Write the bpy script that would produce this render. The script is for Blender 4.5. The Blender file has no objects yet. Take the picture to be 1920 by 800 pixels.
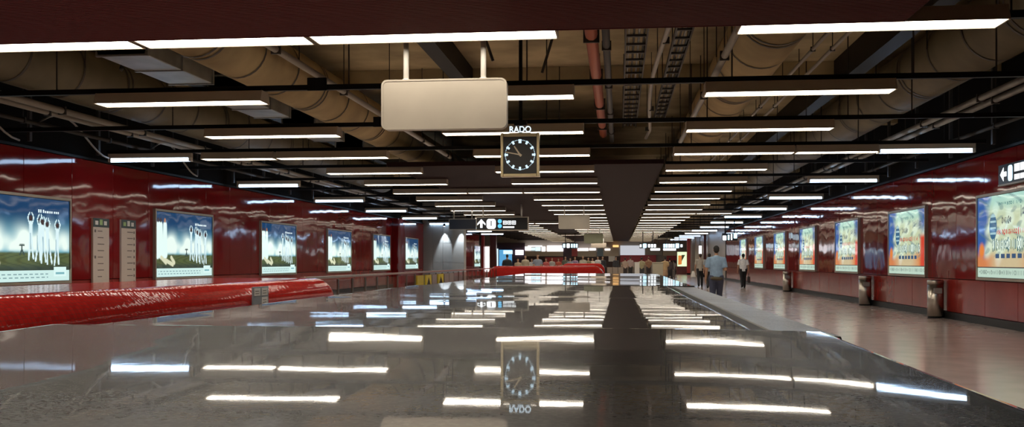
import bpy, bmesh, math, random
import numpy as np
from mathutils import Vector, Matrix

random.seed(7)
np.random.seed(7)
sc = bpy.context.scene
C = sc.collection

# ------------------------------------------------------------------ camera
F, VPX, HORY = 1850.0, 1160.0, 490.0          # focal length in px, corridor vanishing point (1920x800)
CAMZ = 1.28
YAW = math.atan((VPX - 960) / F)
cam = bpy.data.cameras.new('camera')
cam.sensor_width = 36.0
cam.lens = 36.0 * F / 1920.0
cam.shift_y = (HORY - 400) / 1920.0
cam.clip_start, cam.clip_end = 0.01, 400
camo = bpy.data.objects.new('camera', cam)
C.objects.link(camo)
camo.location = (0, 0, CAMZ)
camo.rotation_euler = (math.pi / 2, 0, YAW)
sc.camera = camo

# ------------------------------------------------------------------ world, exposure
w = bpy.data.worlds.new('world')
sc.world = w
w.use_nodes = True
w.node_tree.nodes['Background'].inputs[0].default_value = (0.0, 0.0, 0.0, 1)
w.node_tree.nodes['Background'].inputs[1].default_value = 0.0
sc.view_settings.view_transform = 'Standard'
sc.view_settings.look = 'None'
sc.view_settings.gamma = 1.0
sc.view_settings.exposure = 0.0
sc.view_settings.use_curve_mapping = False
sc.cycles.max_bounces = 8
sc.cycles.diffuse_bounces = 4
sc.cycles.glossy_bounces = 4
sc.cycles.transparent_max_bounces = 12
WARM = 15.0        # radiance of the warm ceiling troughs
COOL = 13.0        # radiance of the cool tubes by the walls
BOXL = 1.0        # light boxes


def px_dir(px, py):
    u, v = (px - 960) / F, (HORY - py) / F
    s, c = math.sin(YAW), math.cos(YAW)
    return Vector((-s + c * u, c + s * u, v))


def at_y(px, py, Y):
    d = px_dir(px, py)
    t = Y / d.y
    return Vector((d.x * t, Y, CAMZ + d.z * t))


def at_x(px, py, X):
    d = px_dir(px, py)
    t = X / d.x
    return Vector((X, d.y * t, CAMZ + d.z * t))


# ------------------------------------------------------------------ materials
MATS = {}


def mat(name, col, rough=0.5, metal=0.0, spec=0.5, emit=None, estr=0.0, alpha=None, bump=None, vary=None, coat=0.0, speck=None):
    if name in MATS:
        return MATS[name]
    m = bpy.data.materials.new(name)
    m.use_nodes = True
    nt = m.node_tree
    b = nt.nodes['Principled BSDF']
    b.inputs['Base Color'].default_value = (*col, 1)
    b.inputs['Roughness'].default_value = rough
    b.inputs['Metallic'].default_value = metal
    b.inputs['Specular IOR Level'].default_value = spec
    b.inputs['Coat Weight'].default_value = coat
    b.inputs['Coat Roughness'].default_value = 0.04
    geo = None
    if bump or vary or speck:
        geo = nt.nodes.new('ShaderNodeNewGeometry')
    if emit:
        b.inputs['Emission Color'].default_value = (*emit, 1)
        b.inputs['Emission Strength'].default_value = estr
    if vary:                                   # (scale, amount, stretch xyz)
        mp = nt.nodes.new('ShaderNodeMapping')
        mp.inputs['Scale'].default_value = vary[2] if len(vary) > 2 else (1, 1, 1)
        nt.links.new(geo.outputs['Position'], mp.inputs[0])
        n = nt.nodes.new('ShaderNodeTexNoise')
        n.inputs['Scale'].default_value = vary[0]
        n.inputs['Detail'].default_value = 4
        nt.links.new(mp.outputs[0], n.inputs['Vector'])
        r = nt.nodes.new('ShaderNodeValToRGB')
        a = vary[1]
        r.color_ramp.elements[0].position = 0.3
        r.color_ramp.elements[1].position = 0.7
        r.color_ramp.elements[0].color = (*[c * (1 - a) for c in col], 1)
        r.color_ramp.elements[1].color = (*[min(1, c * (1 + a)) for c in col], 1)
        nt.links.new(n.outputs['Fac'], r.inputs[0])
        nt.links.new(r.outputs[0], b.inputs['Base Color'])
    if bump:                                   # list of (scale, height in metres, stretch)
        prev = None
        for bp in bump:
            mp = nt.nodes.new('ShaderNodeMapping')
            mp.inputs['Scale'].default_value = bp[2] if len(bp) > 2 else (1, 1, 1)
            nt.links.new(geo.outputs['Position'], mp.inputs[0])
            n = nt.nodes.new('ShaderNodeTexNoise')
            n.inputs['Scale'].default_value = bp[0]
            n.inputs['Detail'].default_value = 1.0
            nt.links.new(mp.outputs[0], n.inputs['Vector'])
            bn = nt.nodes.new('ShaderNodeBump')
            bn.inputs['Strength'].default_value = 1.0
            bn.inputs['Distance'].default_value = bp[1]
            nt.links.new(n.outputs['Fac'], bn.inputs['Height'])
            if prev:
                nt.links.new(prev.outputs[0], bn.inputs['Normal'])
            prev = bn
        nt.links.new(prev.outputs[0], b.inputs['Normal'])
        if coat:
            nt.links.new(prev.outputs[0], b.inputs['Coat Normal'])
    MATS[name] = m
    return m


def emis(name, col, strength):
    return mat(name, (0.02, 0.02, 0.02), 0.3, emit=col, estr=strength)


def granite(name, dark, light, rough, streak, coat=0.85):
    m = bpy.data.materials.new(name)
    m.use_nodes = True
    nt = m.node_tree
    b = nt.nodes['Principled BSDF']
    geo = nt.nodes.new('ShaderNodeNewGeometry')
    v = nt.nodes.new('ShaderNodeTexNoise')
    v.inputs['Scale'].default_value = 210
    v.inputs['Detail'].default_value = 3
    nt.links.new(geo.outputs['Position'], v.inputs['Vector'])
    r = nt.nodes.new('ShaderNodeValToRGB')
    e = r.color_ramp.elements
    e[0].position, e[1].position = 0.42, 0.66
    e[0].color, e[1].color = (*dark, 1), (*light, 1)
    nt.links.new(v.outputs['Fac'], r.inputs[0])
    n2 = nt.nodes.new('ShaderNodeTexNoise')
    n2.inputs['Scale'].default_value = 6
    n2.inputs['Detail'].default_value = 5
    nt.links.new(geo.outputs['Position'], n2.inputs['Vector'])
    mr = nt.nodes.new('ShaderNodeMapRange')
    mr.inputs[3].default_value = 0.30
    mr.inputs[4].default_value = 0.48
    nt.links.new(n2.outputs['Fac'], mr.inputs[0])
    nt.links.new(mr.outputs[0], b.inputs['Roughness'])
    nt.links.new(r.outputs[0], b.inputs['Base Color'])
    b.inputs['Specular IOR Level'].default_value = 0.22
    b.inputs['Coat Weight'].default_value = coat
    b.inputs['Coat Roughness'].default_value = rough
    prev = None
    for sc_, d, st in ((3.0, streak, (1, 1, 1)), (38.0, streak * 0.02, (1, 1, 1))):
        mp = nt.nodes.new('ShaderNodeMapping')
        mp.inputs['Scale'].default_value = st
        nt.links.new(geo.outputs['Position'], mp.inputs[0])
        n = nt.nodes.new('ShaderNodeTexNoise')
        n.inputs['Scale'].default_value = sc_
        n.inputs['Detail'].default_value = 1
        nt.links.new(mp.outputs[0], n.inputs['Vector'])
        bn = nt.nodes.new('ShaderNodeBump')
        bn.inputs['Distance'].default_value = d
        nt.links.new(n.outputs['Fac'], bn.inputs['Height'])
        if prev:
            nt.links.new(prev.outputs[0], bn.inputs['Normal'])
        prev = bn
    nt.links.new(prev.outputs[0], b.inputs['Normal'])
    nt.links.new(prev.outputs[0], b.inputs['Coat Normal'])
    MATS[name] = m
    return m


def mosaic(name, c1, c2, grout, tile):
    m = bpy.data.materials.new(name)
    m.use_nodes = True
    nt = m.node_tree
    b = nt.nodes['Principled BSDF']
    tc = nt.nodes.new('ShaderNodeNewGeometry')
    sep = nt.nodes.new('ShaderNodeSeparateXYZ')
    nt.links.new(tc.outputs['Position'], sep.inputs[0])
    # tiles follow the running length and the height + depth of the rounded section
    add = nt.nodes.new('ShaderNodeMath')
    add.operation = 'SUBTRACT'
    nt.links.new(sep.outputs['Z'], add.inputs[0])
    nt.links.new(sep.outputs['X'], add.inputs[1])
    cmb = nt.nodes.new('ShaderNodeCombineXYZ')
    nt.links.new(sep.outputs['Y'], cmb.inputs[0])
    nt.links.new(add.outputs[0], cmb.inputs[1])
    br = nt.nodes.new('ShaderNodeTexBrick')
    br.offset = 0.0
    br.inputs['Color1'].default_value = (*c1, 1)
    br.inputs['Color2'].default_value = (*c2, 1)
    br.inputs['Mortar'].default_value = (*grout, 1)
    br.inputs['Scale'].default_value = 1.0
    br.inputs['Mortar Size'].default_value = tile * 0.06
    br.inputs['Brick Width'].default_value = tile
    br.inputs['Row Height'].default_value = tile
    nt.links.new(cmb.outputs[0], br.inputs['Vector'])
    nt.links.new(br.outputs['Color'], b.inputs['Base Color'])
    b.inputs['Roughness'].default_value = 0.07
    b.inputs['Specular IOR Level'].default_value = 0.010
    nz = nt.nodes.new('ShaderNodeTexVoronoi')
    nz.inputs['Scale'].default_value = 1.0 / tile
    nt.links.new(tc.outputs['Position'], nz.inputs['Vector'])
    bn = nt.nodes.new('ShaderNodeBump')
    bn.inputs['Distance'].default_value = 0.0005
    nt.links.new(nz.outputs['Distance'], bn.inputs['Height'])
    nt.links.new(bn.outputs[0], b.inputs['Normal'])
    MATS[name] = m
    return m


def glass(name, tint):
    m = bpy.data.materials.new(name)
    m.use_nodes = True
    nt = m.node_tree
    for n in list(nt.nodes):
        nt.nodes.remove(n)
    out = nt.nodes.new('ShaderNodeOutputMaterial')
    mix = nt.nodes.new('ShaderNodeMixShader')
    lw = nt.nodes.new('ShaderNodeLayerWeight')
    lw.inputs[0].default_value = 0.5
    pw = nt.nodes.new('ShaderNodeMath')
    pw.operation = 'POWER'
    pw.inputs[1].default_value = 4.0
    nt.links.new(lw.outputs['Facing'], pw.inputs[0])
    fr = nt.nodes.new('ShaderNodeMath')
    fr.operation = 'MULTIPLY_ADD'
    fr.inputs[1].default_value = 0.5
    fr.inputs[2].default_value = 0.02
    nt.links.new(pw.outputs[0], fr.inputs[0])
    tr = nt.nodes.new('ShaderNodeBsdfTransparent')
    tr.inputs[0].default_value = (*tint, 1)
    gl = nt.nodes.new('ShaderNodeBsdfGlossy')
    gl.inputs['Roughness'].default_value = 0.04
    nt.links.new(fr.outputs[0], mix.inputs[0])
    nt.links.new(tr.outputs[0], mix.inputs[1])
    nt.links.new(gl.outputs[0], mix.inputs[2])
    nt.links.new(mix.outputs[0], out.inputs[0])
    MATS[name] = m
    return m


def print_mat(name, strength):
    """Backlit flat print: colours come from the mesh's colour attribute."""
    m = bpy.data.materials.new(name)
    m.use_nodes = True
    nt = m.node_tree
    b = nt.nodes['Principled BSDF']
    a = nt.nodes.new('ShaderNodeVertexColor')
    a.layer_name = 'print'
    b.inputs['Base Color'].default_value = (0.02, 0.02, 0.02, 1)
    b.inputs['Roughness'].default_value = 0.06
    b.inputs['Specular IOR Level'].default_value = 0.18
    nt.links.new(a.outputs['Color'], b.inputs['Emission Color'])
    b.inputs['Emission Strength'].default_value = strength
    geo = nt.nodes.new('ShaderNodeNewGeometry')
    n = nt.nodes.new('ShaderNodeTexNoise')
    n.inputs['Scale'].default_value = 1.6
    n.inputs['Detail'].default_value = 1
    nt.links.new(geo.outputs['Position'], n.inputs['Vector'])
    bn = nt.nodes.new('ShaderNodeBump')
    bn.inputs['Distance'].default_value = 0.008
    nt.links.new(n.outputs['Fac'], bn.inputs['Height'])
    nt.links.new(bn.outputs[0], b.inputs['Normal'])
    MATS[name] = m
    return m


WAVE = [(1.1, 0.009), (3.0, 0.0012)]
M_RED = mat('red_enamel', (0.21, 0.009, 0.010), 0.06, spec=0.28, bump=WAVE, vary=(0.5, 0.12))
M_DADO = mat('red_enamel_dado', (0.26, 0.024, 0.018), 0.14, spec=0.35, bump=[(2.2, 0.004, (1, 1.6, 0.4))], vary=(1.2, 0.15))
M_BACK = mat('dark_backing', (0.008, 0.007, 0.006), 0.8, spec=0.05)
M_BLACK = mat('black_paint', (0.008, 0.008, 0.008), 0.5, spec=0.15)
M_SKIRT = mat('black_skirting', (0.010, 0.010, 0.010), 0.4, spec=0.15)
M_FLOOR = mat('polished_terrazzo', (0.52, 0.42, 0.37), 0.17, bump=[(0.7, 0.002)], vary=(2.4, 0.10))
M_CONC = mat('painted_concrete', (0.40, 0.33, 0.19), 0.85, vary=(0.9, 0.35))
M_SOFF = mat('dark_red_slats', (0.095, 0.014, 0.015), 0.6, spec=0.08)
M_SOFFB = mat('slat_void', (0.012, 0.004, 0.004), 0.8)
M_GALV = mat('galvanised_steel', (0.30, 0.31, 0.30), 0.42, 0.5, vary=(2, 0.3))
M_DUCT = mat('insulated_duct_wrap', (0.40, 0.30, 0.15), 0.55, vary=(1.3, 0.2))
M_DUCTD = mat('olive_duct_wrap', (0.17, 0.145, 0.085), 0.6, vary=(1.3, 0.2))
M_STRAP = mat('duct_strap', (0.06, 0.05, 0.035), 0.6)
M_PIPE = mat('grey_conduit', (0.32, 0.30, 0.26), 0.45)
M_PIPED = mat('dark_pipe', (0.035, 0.032, 0.028), 0.55)
M_PIPER = mat('orange_red_pipe', (0.42, 0.10, 0.04), 0.5)
M_HOUS = mat('light_housing', (0.45, 0.40, 0.32), 0.5)
M_WARM = emis('warm_diffuser', (1.0, 0.90, 0.75), WARM)
M_COOL = emis('cool_tube', (0.48, 0.70, 1.0), COOL)
M_STEEL = mat('brushed_steel', (0.55, 0.50, 0.43), 0.28, 1.0)
M_SIGNB = mat('beige_sign_metal', (0.36, 0.32, 0.265), 0.42, 0.25, vary=(3, 0.05))
M_WHITE = mat('white_paint', (0.75, 0.72, 0.66), 0.45)
M_GREY = mat('grey_cladding', (0.30, 0.29, 0.27), 0.45, vary=(1.2, 0.08))
M_FRAME = mat('lightbox_frame', (0.42, 0.36, 0.28), 0.35, 0.6)
M_GRAN = granite('polished_granite', (0.018, 0.017, 0.016), (0.075, 0.07, 0.065), 0.02, 0.0005)
M_GRANB = granite('brown_granite', (0.05, 0.042, 0.034), (0.16, 0.13, 0.10), 0.12, 0.0006, 0.12)
M_MOSA = mosaic('red_mosaic', (0.44, 0.020, 0.016), (0.34, 0.014, 0.012), (0.20, 0.03, 0.025), 0.024)
M_GLASS = glass('barrier_glass', (0.96, 0.95, 0.93))
M_YEL = mat('yellow_panel', (0.62, 0.50, 0.01), 0.35)
M_PRINT = print_mat('backlit_print', BOXL)


# ------------------------------------------------------------------ mesh helpers
class MB:
    def __init__(self):
        self.v, self.f = [], []

    def add(self, vs, fs):
        o = len(self.v)
        self.v += [tuple(p) for p in vs]
        self.f += [tuple(i + o for i in f) for f in fs]
        return self

    def box(self, x0, x1, y0, y1, z0, z1):
        vs = [(x0, y0, z0), (x1, y0, z0), (x1, y1, z0), (x0, y1, z0), (x0, y0, z1), (x1, y0, z1), (x1, y1, z1), (x0, y1, z1)]
        return self.add(vs, [(3, 2, 1, 0), (4, 5, 6, 7), (0, 1, 5, 4), (1, 2, 6, 5), (2, 3, 7, 6), (3, 0, 4, 7)])

    def prism(self, poly, axis, a, b):
        """extrude a polygon (list of 2-tuples) along an axis; other two axes in xyz order"""
        n = len(poly)

        def p(q, t):
            return {'x': (t, q[0], q[1]), 'y': (q[0], t, q[1]), 'z': (q[0], q[1], t)}[axis]
        vs = [p(q, a) for q in poly] + [p(q, b) for q in poly]
        fs = [tuple(range(n))[::-1], tuple(range(n, 2 * n))]
        fs += [(i, (i + 1) % n, n + (i + 1) % n, n + i) for i in range(n)]
        return self.add(vs, fs)

    def tube(self, pts, rad, n=10, caps=True):
        pts = [Vector(p) for p in pts]
        if not isinstance(rad, (list, tuple)):
            rad = [rad] * len(pts)
        vs = []
        for i, p in enumerate(pts):
            d = (pts[min(i + 1, len(pts) - 1)] - pts[max(i - 1, 0)]).normalized()
            ref = Vector((0, 1, 0)) if abs(d.y) < 0.9 else Vector((0, 0, 1))
            s = d.cross(ref).normalized()
            u = s.cross(d).normalized()
            r = rad[i]
            rx, ry = r if isinstance(r, (list, tuple)) else (r, r)
            for k in range(n):
                a = 2 * math.pi * k / n
                vs.append(p + s * (rx * math.cos(a)) + u * (ry * math.sin(a)))
        fs = []
        for i in range(len(pts) - 1):
            for k in range(n):
                k2 = (k + 1) % n
                fs.append((i * n + k, i * n + k2, (i + 1) * n + k2, (i + 1) * n + k))
        if caps:
            fs.append(tuple(range(n))[::-1])
            fs.append(tuple(range((len(pts) - 1) * n, len(pts) * n)))
        return self.add(vs, fs)

    def ball(self, c, r, nu=12, nv=8, zmin=-1.0):
        cx, cy, cz = c
        rx, ry, rz = r if isinstance(r, (list, tuple)) else (r, r, r)
        vs, fs = [], []
        t0 = math.acos(max(-1, min(1, zmin)))
        for j in range(nv + 1):
            t = t0 * j / nv
            for k in range(nu):
                a = 2 * math.pi * k / nu
                s = max(math.sin(t), 0.02)
                vs.append((cx + rx * s * math.cos(a), cy + ry * s * math.sin(a), cz + rz * math.cos(t)))
        for j in range(nv):
            for k in range(nu):
                k2 = (k + 1) % nu
                fs.append((j * nu + k2, j * nu + k, (j + 1) * nu + k, (j + 1) * nu + k2))
        fs.append(tuple(range(nu)))
        fs.append(tuple(range(nv * nu, (nv + 1) * nu))[::-1])
        return self.add(vs, fs)

    def mesh(self, name, m=None, smooth=False):
        me = bpy.data.meshes.new(name)
        me.from_pydata(self.v, [], self.f)
        bm = bmesh.new()
        bm.from_mesh(me)
        bmesh.ops.recalc_face_normals(bm, faces=bm.faces)
        bm.to_mesh(me)
        bm.free()
        if m:
            me.materials.append(m)
        if smooth:
            me.shade_smooth()
        return me

    def build(self, name, m, parent=None, smooth=False, loc=None):
        return link(name, self.mesh(name, m, smooth), parent, loc)


def link(name, me, parent=None, loc=None, rotz=0.0):
    o = bpy.data.objects.new(name, me)
    C.objects.link(o)
    if parent:
        o.parent = parent
    if loc is not None:
        o.location = loc
    if rotz:
        o.rotation_euler = (0, 0, rotz)
    return o


def tag(o, label, cat, group=None, kind=None):
    if label:
        o['label'] = label
    if cat:
        o['category'] = cat
    if group:
        o['group'] = group
    if kind:
        o['kind'] = kind
    return o


def thing(name, label, cat, loc=(0, 0, 0), rotz=0.0, group=None):
    o = link(name, None, None, loc, rotz)
    o.empty_display_size = 0.1
    return tag(o, label, cat, group)


def struct(o, label=None):
    o['kind'] = 'structure'
    if label:
        o['label'] = label
    return o


def bevel_mesh(me, width, seg=2, smooth=True):
    bm = bmesh.new()
    bm.from_mesh(me)
    bmesh.ops.bevel(bm, geom=list(bm.edges), offset=width, segments=seg, profile=0.5, affect='EDGES')
    bm.to_mesh(me)
    bm.free()
    if smooth:
        me.shade_smooth()
    return me


def rrect(cx, cy, w_, h_, r, n=5):
    pts = []
    for sx, sy, a0 in ((1, 1, 0), (-1, 1, 90), (-1, -1, 180), (1, -1, 270)):
        for k in range(n + 1):
            a = math.radians(a0 + 90 * k / n)
            pts.append((cx + sx * (w_ / 2 - r) + r * math.cos(a), cy + sy * (h_ / 2 - r) + r * math.sin(a)))
    return pts


def text_mesh(s, size, depth, m, bold=0.0, name='lettering'):
    cu = bpy.data.curves.new(name, 'FONT')
    cu.body = s
    cu.size = size
    cu.extrude = depth
    cu.offset = bold
    cu.align_x = 'CENTER'
    cu.align_y = 'CENTER'
    ob = bpy.data.objects.new('tmp', cu)
    C.objects.link(ob)
    dg = bpy.context.evaluated_depsgraph_get()
    me = bpy.data.meshes.new_from_object(ob.evaluated_get(dg))
    me.name = name
    bpy.data.objects.remove(ob)
    bpy.data.curves.remove(cu)
    me.materials.clear()
    me.materials.append(m)
    return me


ORD = ['first', 'second', 'third', 'fourth', 'fifth', 'sixth', 'seventh', 'eighth', 'ninth', 'tenth', 'eleventh', 'twelfth',
       'thirteenth', 'fourteenth', 'fifteenth', 'sixteenth', 'seventeenth', 'eighteenth', 'nineteenth', 'twentieth'] + \
    ['twenty-' + q for q in ('first', 'second', 'third', 'fourth', 'fifth', 'sixth', 'seventh', 'eighth')]

# ------------------------------------------------------------------ the hall
XR, XL = 7.36, -11.2            # faces of the red walls
YEND = 112.0
ZWALL = 3.43                    # top of the red walls = level of the light rows
ZCEIL = 5.25

fl = struct(MB().box(-16, 8.5, -6, YEND + 1, -0.2, 0.0).build('floor', M_FLOOR), 'polished pinkish tan terrazzo concourse floor')
ce = struct(MB().box(-16, 8.5, -6, YEND + 1, ZCEIL, ZCEIL + 0.2).build('ceiling', M_CONC), 'yellowish painted concrete slab above the open services')
# downstand beams and thin joints of the concrete soffit
for k in range(9):
    y = 6.0 + 7.16 * k
    MB().box(-11.6, 7.7, y - 0.22, y + 0.22, ZCEIL - 0.28, ZCEIL - 0.003).build('beam', M_CONC, ce)

PW = 1.66                        # width of one enamel panel


def red_wall(name, X, sgn, y0, y1, label):
    """sgn: direction of the hall as seen from the wall"""
    back = MB()
    xa, xb = sorted((X - sgn * 0.35, X - sgn * 0.04))
    back.box(xa, xb, y0, y1, 0, ZCEIL)
    wl = struct(back.build(name, M_BACK), label)
    up = bevel_mesh(MB().box(-0.03, 0, -PW / 2 + 0.004, PW / 2 - 0.004, 0.90, ZWALL).mesh('panel', M_RED), 0.006, 1, False)
    lo = bevel_mesh(MB().box(-0.03, 0, -PW / 2 + 0.004, PW / 2 - 0.004, 0.16, 0.888).mesh('panel', M_DADO), 0.006, 1, False)
    n = int((y1 - y0) / PW)
    for k in range(n):
        y = y0 + PW * (k + 0.5)
        for me, dx in ((up, 0.0), (lo, -0.018)):
            o = link('panel', me, wl, (X + sgn * dx, y, 0))
            o.rotation_euler = (0, 0 if sgn > 0 else 0, (0 if sgn > 0 else math.pi) + math.radians(random.uniform(-0.12, 0.12)))
    return wl


wr = red_wall('wall_right', XR, -1, -4.0, 70.0, 'right hand wall of glossy red enamel panels')
wl = red_wall('wall_left', XL, 1, -4.0, 80.5, 'left hand wall of glossy red enamel panels')
struct(MB().box(XR - 0.035, XR + 0.2, -4, 70, 0, 0.155).build('baseboard_right', M_SKIRT), 'black skirting at the foot of the right wall')
struct(MB().box(XL - 0.2, XL + 0.035, -4, 80.5, 0, 0.155).build('baseboard_left', M_SKIRT), 'black skirting at the foot of the left wall')
# dark services edge above each wall
struct(MB().box(XR - 0.02, XR + 0.5, -4, 70, ZWALL + 0.01, ZWALL + 0.06).build('trim_1', M_BLACK), 'dark capping along the top of the right wall')
struct(MB().box(XL - 0.5, XL + 0.02, -4, 80.5, ZWALL + 0.01, ZWALL + 0.06).build('trim_2', M_BLACK), 'dark capping along the top of the left wall')
struct(MB().box(XL - 0.002, XL + 0.30, 48.2, 49.7, 0, ZWALL).build('wall_pilaster', M_RED), 'red pilaster standing out of the left wall between posters')
struct(MB().box(-16, 8.5, -6.2, -6, 0, ZCEIL).build('wall_back', M_BACK), 'wall behind the camera')

# far part: the hall opens to the left and ends in a row of shops
M_TAUPE = mat('taupe_panel', (0.34, 0.29, 0.24), 0.4)
M_BRICK = mat('brown_red_cladding', (0.14, 0.035, 0.028), 0.3)
M_REDB = mat('bright_red_cladding', (0.48, 0.05, 0.045), 0.35)
struct(MB().box(-16, 8.5, YEND, YEND + 0.4, 0, ZCEIL).build('wall_end', M_TAUPE), 'taupe end wall behind the far shops')
struct(MB().box(-16.3, -16, 80.5, YEND, 0, ZCEIL).build('wall_side', M_BRICK), 'brown side wall of the far left bay')
struct(MB().box(-16, XL - 0.35, 80.2, 80.5, 0, ZCEIL).build('wall_return', M_BRICK), 'return of the left wall')
struct(MB().box(XR + 0.04, XR + 0.4, 70, YEND, 0, ZCEIL).build('wall_far', M_TAUPE), 'plain wall past the end of the red panels on the right')

# ---- dark red slatted soffits
ZS = CAMZ + 2.31


def soffit(name, x0, x1, y0, y1, pitch, label, ZS, M_SOFF):
    s = struct(MB().box(x0, x1, y0, y1, ZS + 0.05, ZS + 0.09).build(name, M_SOFFB), label)
    m = MB()
    y = y0
    while y < y1 - pitch * 0.5:
        m.box(x0, x1, y, y + pitch * 0.72, ZS, ZS + 0.045)
        y += pitch
    o = m.build('slats', M_SOFF, s)
    o['kind'] = 'stuff'
    MB().box(x0, x1, y0 - 0.02, y0, ZS - 0.004, ZS + 0.10).build('edge_trim', M_SOFF, s)
    MB().box(x0, x1, y1, y1 + 0.02, ZS - 0.004, ZS + 0.10).build('edge_trim', M_SOFF, s)
    return s


soffit('soffit_near', XL + 0.05, 2.55, 1.0, 9.15, 0.042, 'dark red slatted ceiling panel over the near end of the hall', CAMZ + 2.15, M_SOFF)
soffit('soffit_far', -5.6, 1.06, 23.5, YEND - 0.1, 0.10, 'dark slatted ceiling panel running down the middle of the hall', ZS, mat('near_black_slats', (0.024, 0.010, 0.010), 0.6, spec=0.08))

# ------------------------------------------------------------------ granite topped parapet under the camera
ZT = CAMZ - 0.125


def slab_mesh(x0, x1, y0, y1, zf, th=0.04, nx=28, ny=28, m=None):
    """stone slab whose polished top follows zf(x, y); edges eased"""
    bm = bmesh.new()
    xs = np.linspace(x0, x1, nx + 1)
    ys = np.linspace(y0, y1, ny + 1)
    e = 0.003
    xs = np.concatenate(([x0, x0 + e * 0.5, x0 + e * 2], xs[1:-1], [x1 - e * 2, x1 - e * 0.5, x1]))
    ys = np.concatenate(([y0, y0 + e * 0.5, y0 + e * 2], ys[1:-1], [y1 - e * 2, y1 - e * 0.5, y1]))
    g = []
    for i, x in enumerate(xs):
        row = []
        for j, y in enumerate(ys):
            z = zf(x, y)
            if i in (0, len(xs) - 1):
                z -= e
            if j in (0, len(ys) - 1):
                z -= e
            row.append(bm.verts.new((x, y, z)))
        g.append(row)
    for i in range(len(xs) - 1):
        for j in range(len(ys) - 1):
            bm.faces.new((g[i][j], g[i + 1][j], g[i + 1][j + 1], g[i][j + 1]))
    zb = ZT - th
    ring = [g[i][0] for i in range(len(xs))] + [g[-1][j] for j in range(1, len(ys))] + \
           [g[i][-1] for i in range(len(xs) - 2, -1, -1)] + [g[0][j] for j in range(len(ys) - 2, 0, -1)]
    low = [bm.verts.new((v.co.x, v.co.y, zb)) for v in ring]
    n = len(ring)
    for i in range(n):
        bm.faces.new((ring[(i + 1) % n], ring[i], low[i], low[(i + 1) % n]))
    bm.faces.new(low)
    bmesh.ops.recalc_face_normals(bm, faces=bm.faces)
    me = bpy.data.meshes.new('coping_slab')
    bm.to_mesh(me)
    bm.free()
    me.shade_smooth()
    me.materials.append(m or M_GRAN)
    return me


def z_near(x, y):
    z = ZT
    t = max(0.0, y - 0.85)
    z += 0.0085 * t * t                      # dished towards the joint
    r = max(0.0, x - 0.10)
    z -= 0.05 * r * r                        # falls off to the right hand edge
    return z


par = thing('granite_parapet', 'long low parapet topped with polished dark granite slabs, running away from the camera', 'parapet', (0, 0, 0))
body = MB()
body.box(-1.03, 0.32, -0.55, 10.3, 0, ZT - 0.045)
body.build('core', M_GRANB, par)
link('coping_slab', slab_mesh(-1.06, 0.352, -0.6, 1.755, z_near, nx=40, ny=60), par)
SY = [1.763, 3.42, 5.10, 6.78, 8.46, 10.35]
for k in range(len(SY) - 1):
    a, b_ = SY[k], SY[k + 1] - 0.003
    tilt = [0.0005, 0.0015, -0.001, 0.001, 0.0][k]
    rx = random.uniform(-0.0008, 0.0008)

    def zf(x, y, a=a, b_=b_, tilt=tilt, rx=rx, k=k):
        mid = (a + b_) / 2
        return ZT + tilt * (y - mid) + rx * x + 0.0009 * math.sin(2.1 * (y - a) + 1.7 * x + k)
    if k < 2:
        link('coping_slab', slab_mesh(-1.05, 0.243, a, b_, zf), par)
        tag(link('coping_strip', slab_mesh(0.275, 0.385, a, b_, lambda x, y: ZT - 0.002 - 0.03 * (x - 0.275), m=M_GRANB, nx=6), par), 'matt brown edge strip', None)
        MB().box(0.2435, 0.2745, a, b_, ZT - 0.038, ZT - 0.003).build('groove_shade', M_BLACK, par)  # black fill standing in for the shade inside the open groove
    else:
        link('coping_slab', slab_mesh(-1.04 + 0.012 * k, 0.385, a, b_, zf), par)
# pale edge bead on the left
MB().box(-1.075, -1.052, -0.6, 10.35, ZT - 0.045, ZT - 0.012).build('edge_bead', M_STEEL, par)

# ------------------------------------------------------------------ red mosaic parapets
mp_ = bmesh.new()


def mosaic_block(x0, x1, y0, y1, z1, rad, name, label, rotz=0.0, loc=(0, 0, 0)):
    me = MB().box(x0, x1, y0, y1, 0, z1).mesh(name, M_MOSA)
    bm = bmesh.new()
    bm.from_mesh(me)
    ed = [e for e in bm.edges if max(v.co.z for v in e.verts) > 0.1 and not (abs(e.verts[0].co.z - e.verts[1].co.z) < 1e-6 and e.verts[0].co.z < 0.1)]
    bmesh.ops.bevel(bm, geom=ed, offset=rad, segments=10, profile=0.5, affect='EDGES')
    for f in bm.faces:
        f.smooth = f.calc_area() < 0.04 or not (max(abs(f.normal.x), abs(f.normal.y), abs(f.normal.z)) > 0.9999)
    bm.to_mesh(me)
    bm.free()
    o = link(name, me, None, loc, rotz)
    return tag(o, label, 'parapet')


mosaic_block(-3.05, -2.02, -3.0, 7.0, CAMZ - 0.118, 0.15, 'mosaic_parapet',
             'thick rounded red mosaic parapet on the near left, ending halfway down the slab')
mosaic_block(-2.5, -0.28, 18.6, 19.5, CAMZ - 0.085, 0.2, 'mosaic_parapet',
             'distant red mosaic parapet crossing beyond the end of the granite slab')
mosaic_block(-1.6, -0.38, 27.0, 27.8, CAMZ - 0.05, 0.2, 'mosaic_parapet',
             'short red mosaic parapet seen just over the distant crossing parapet')

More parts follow.
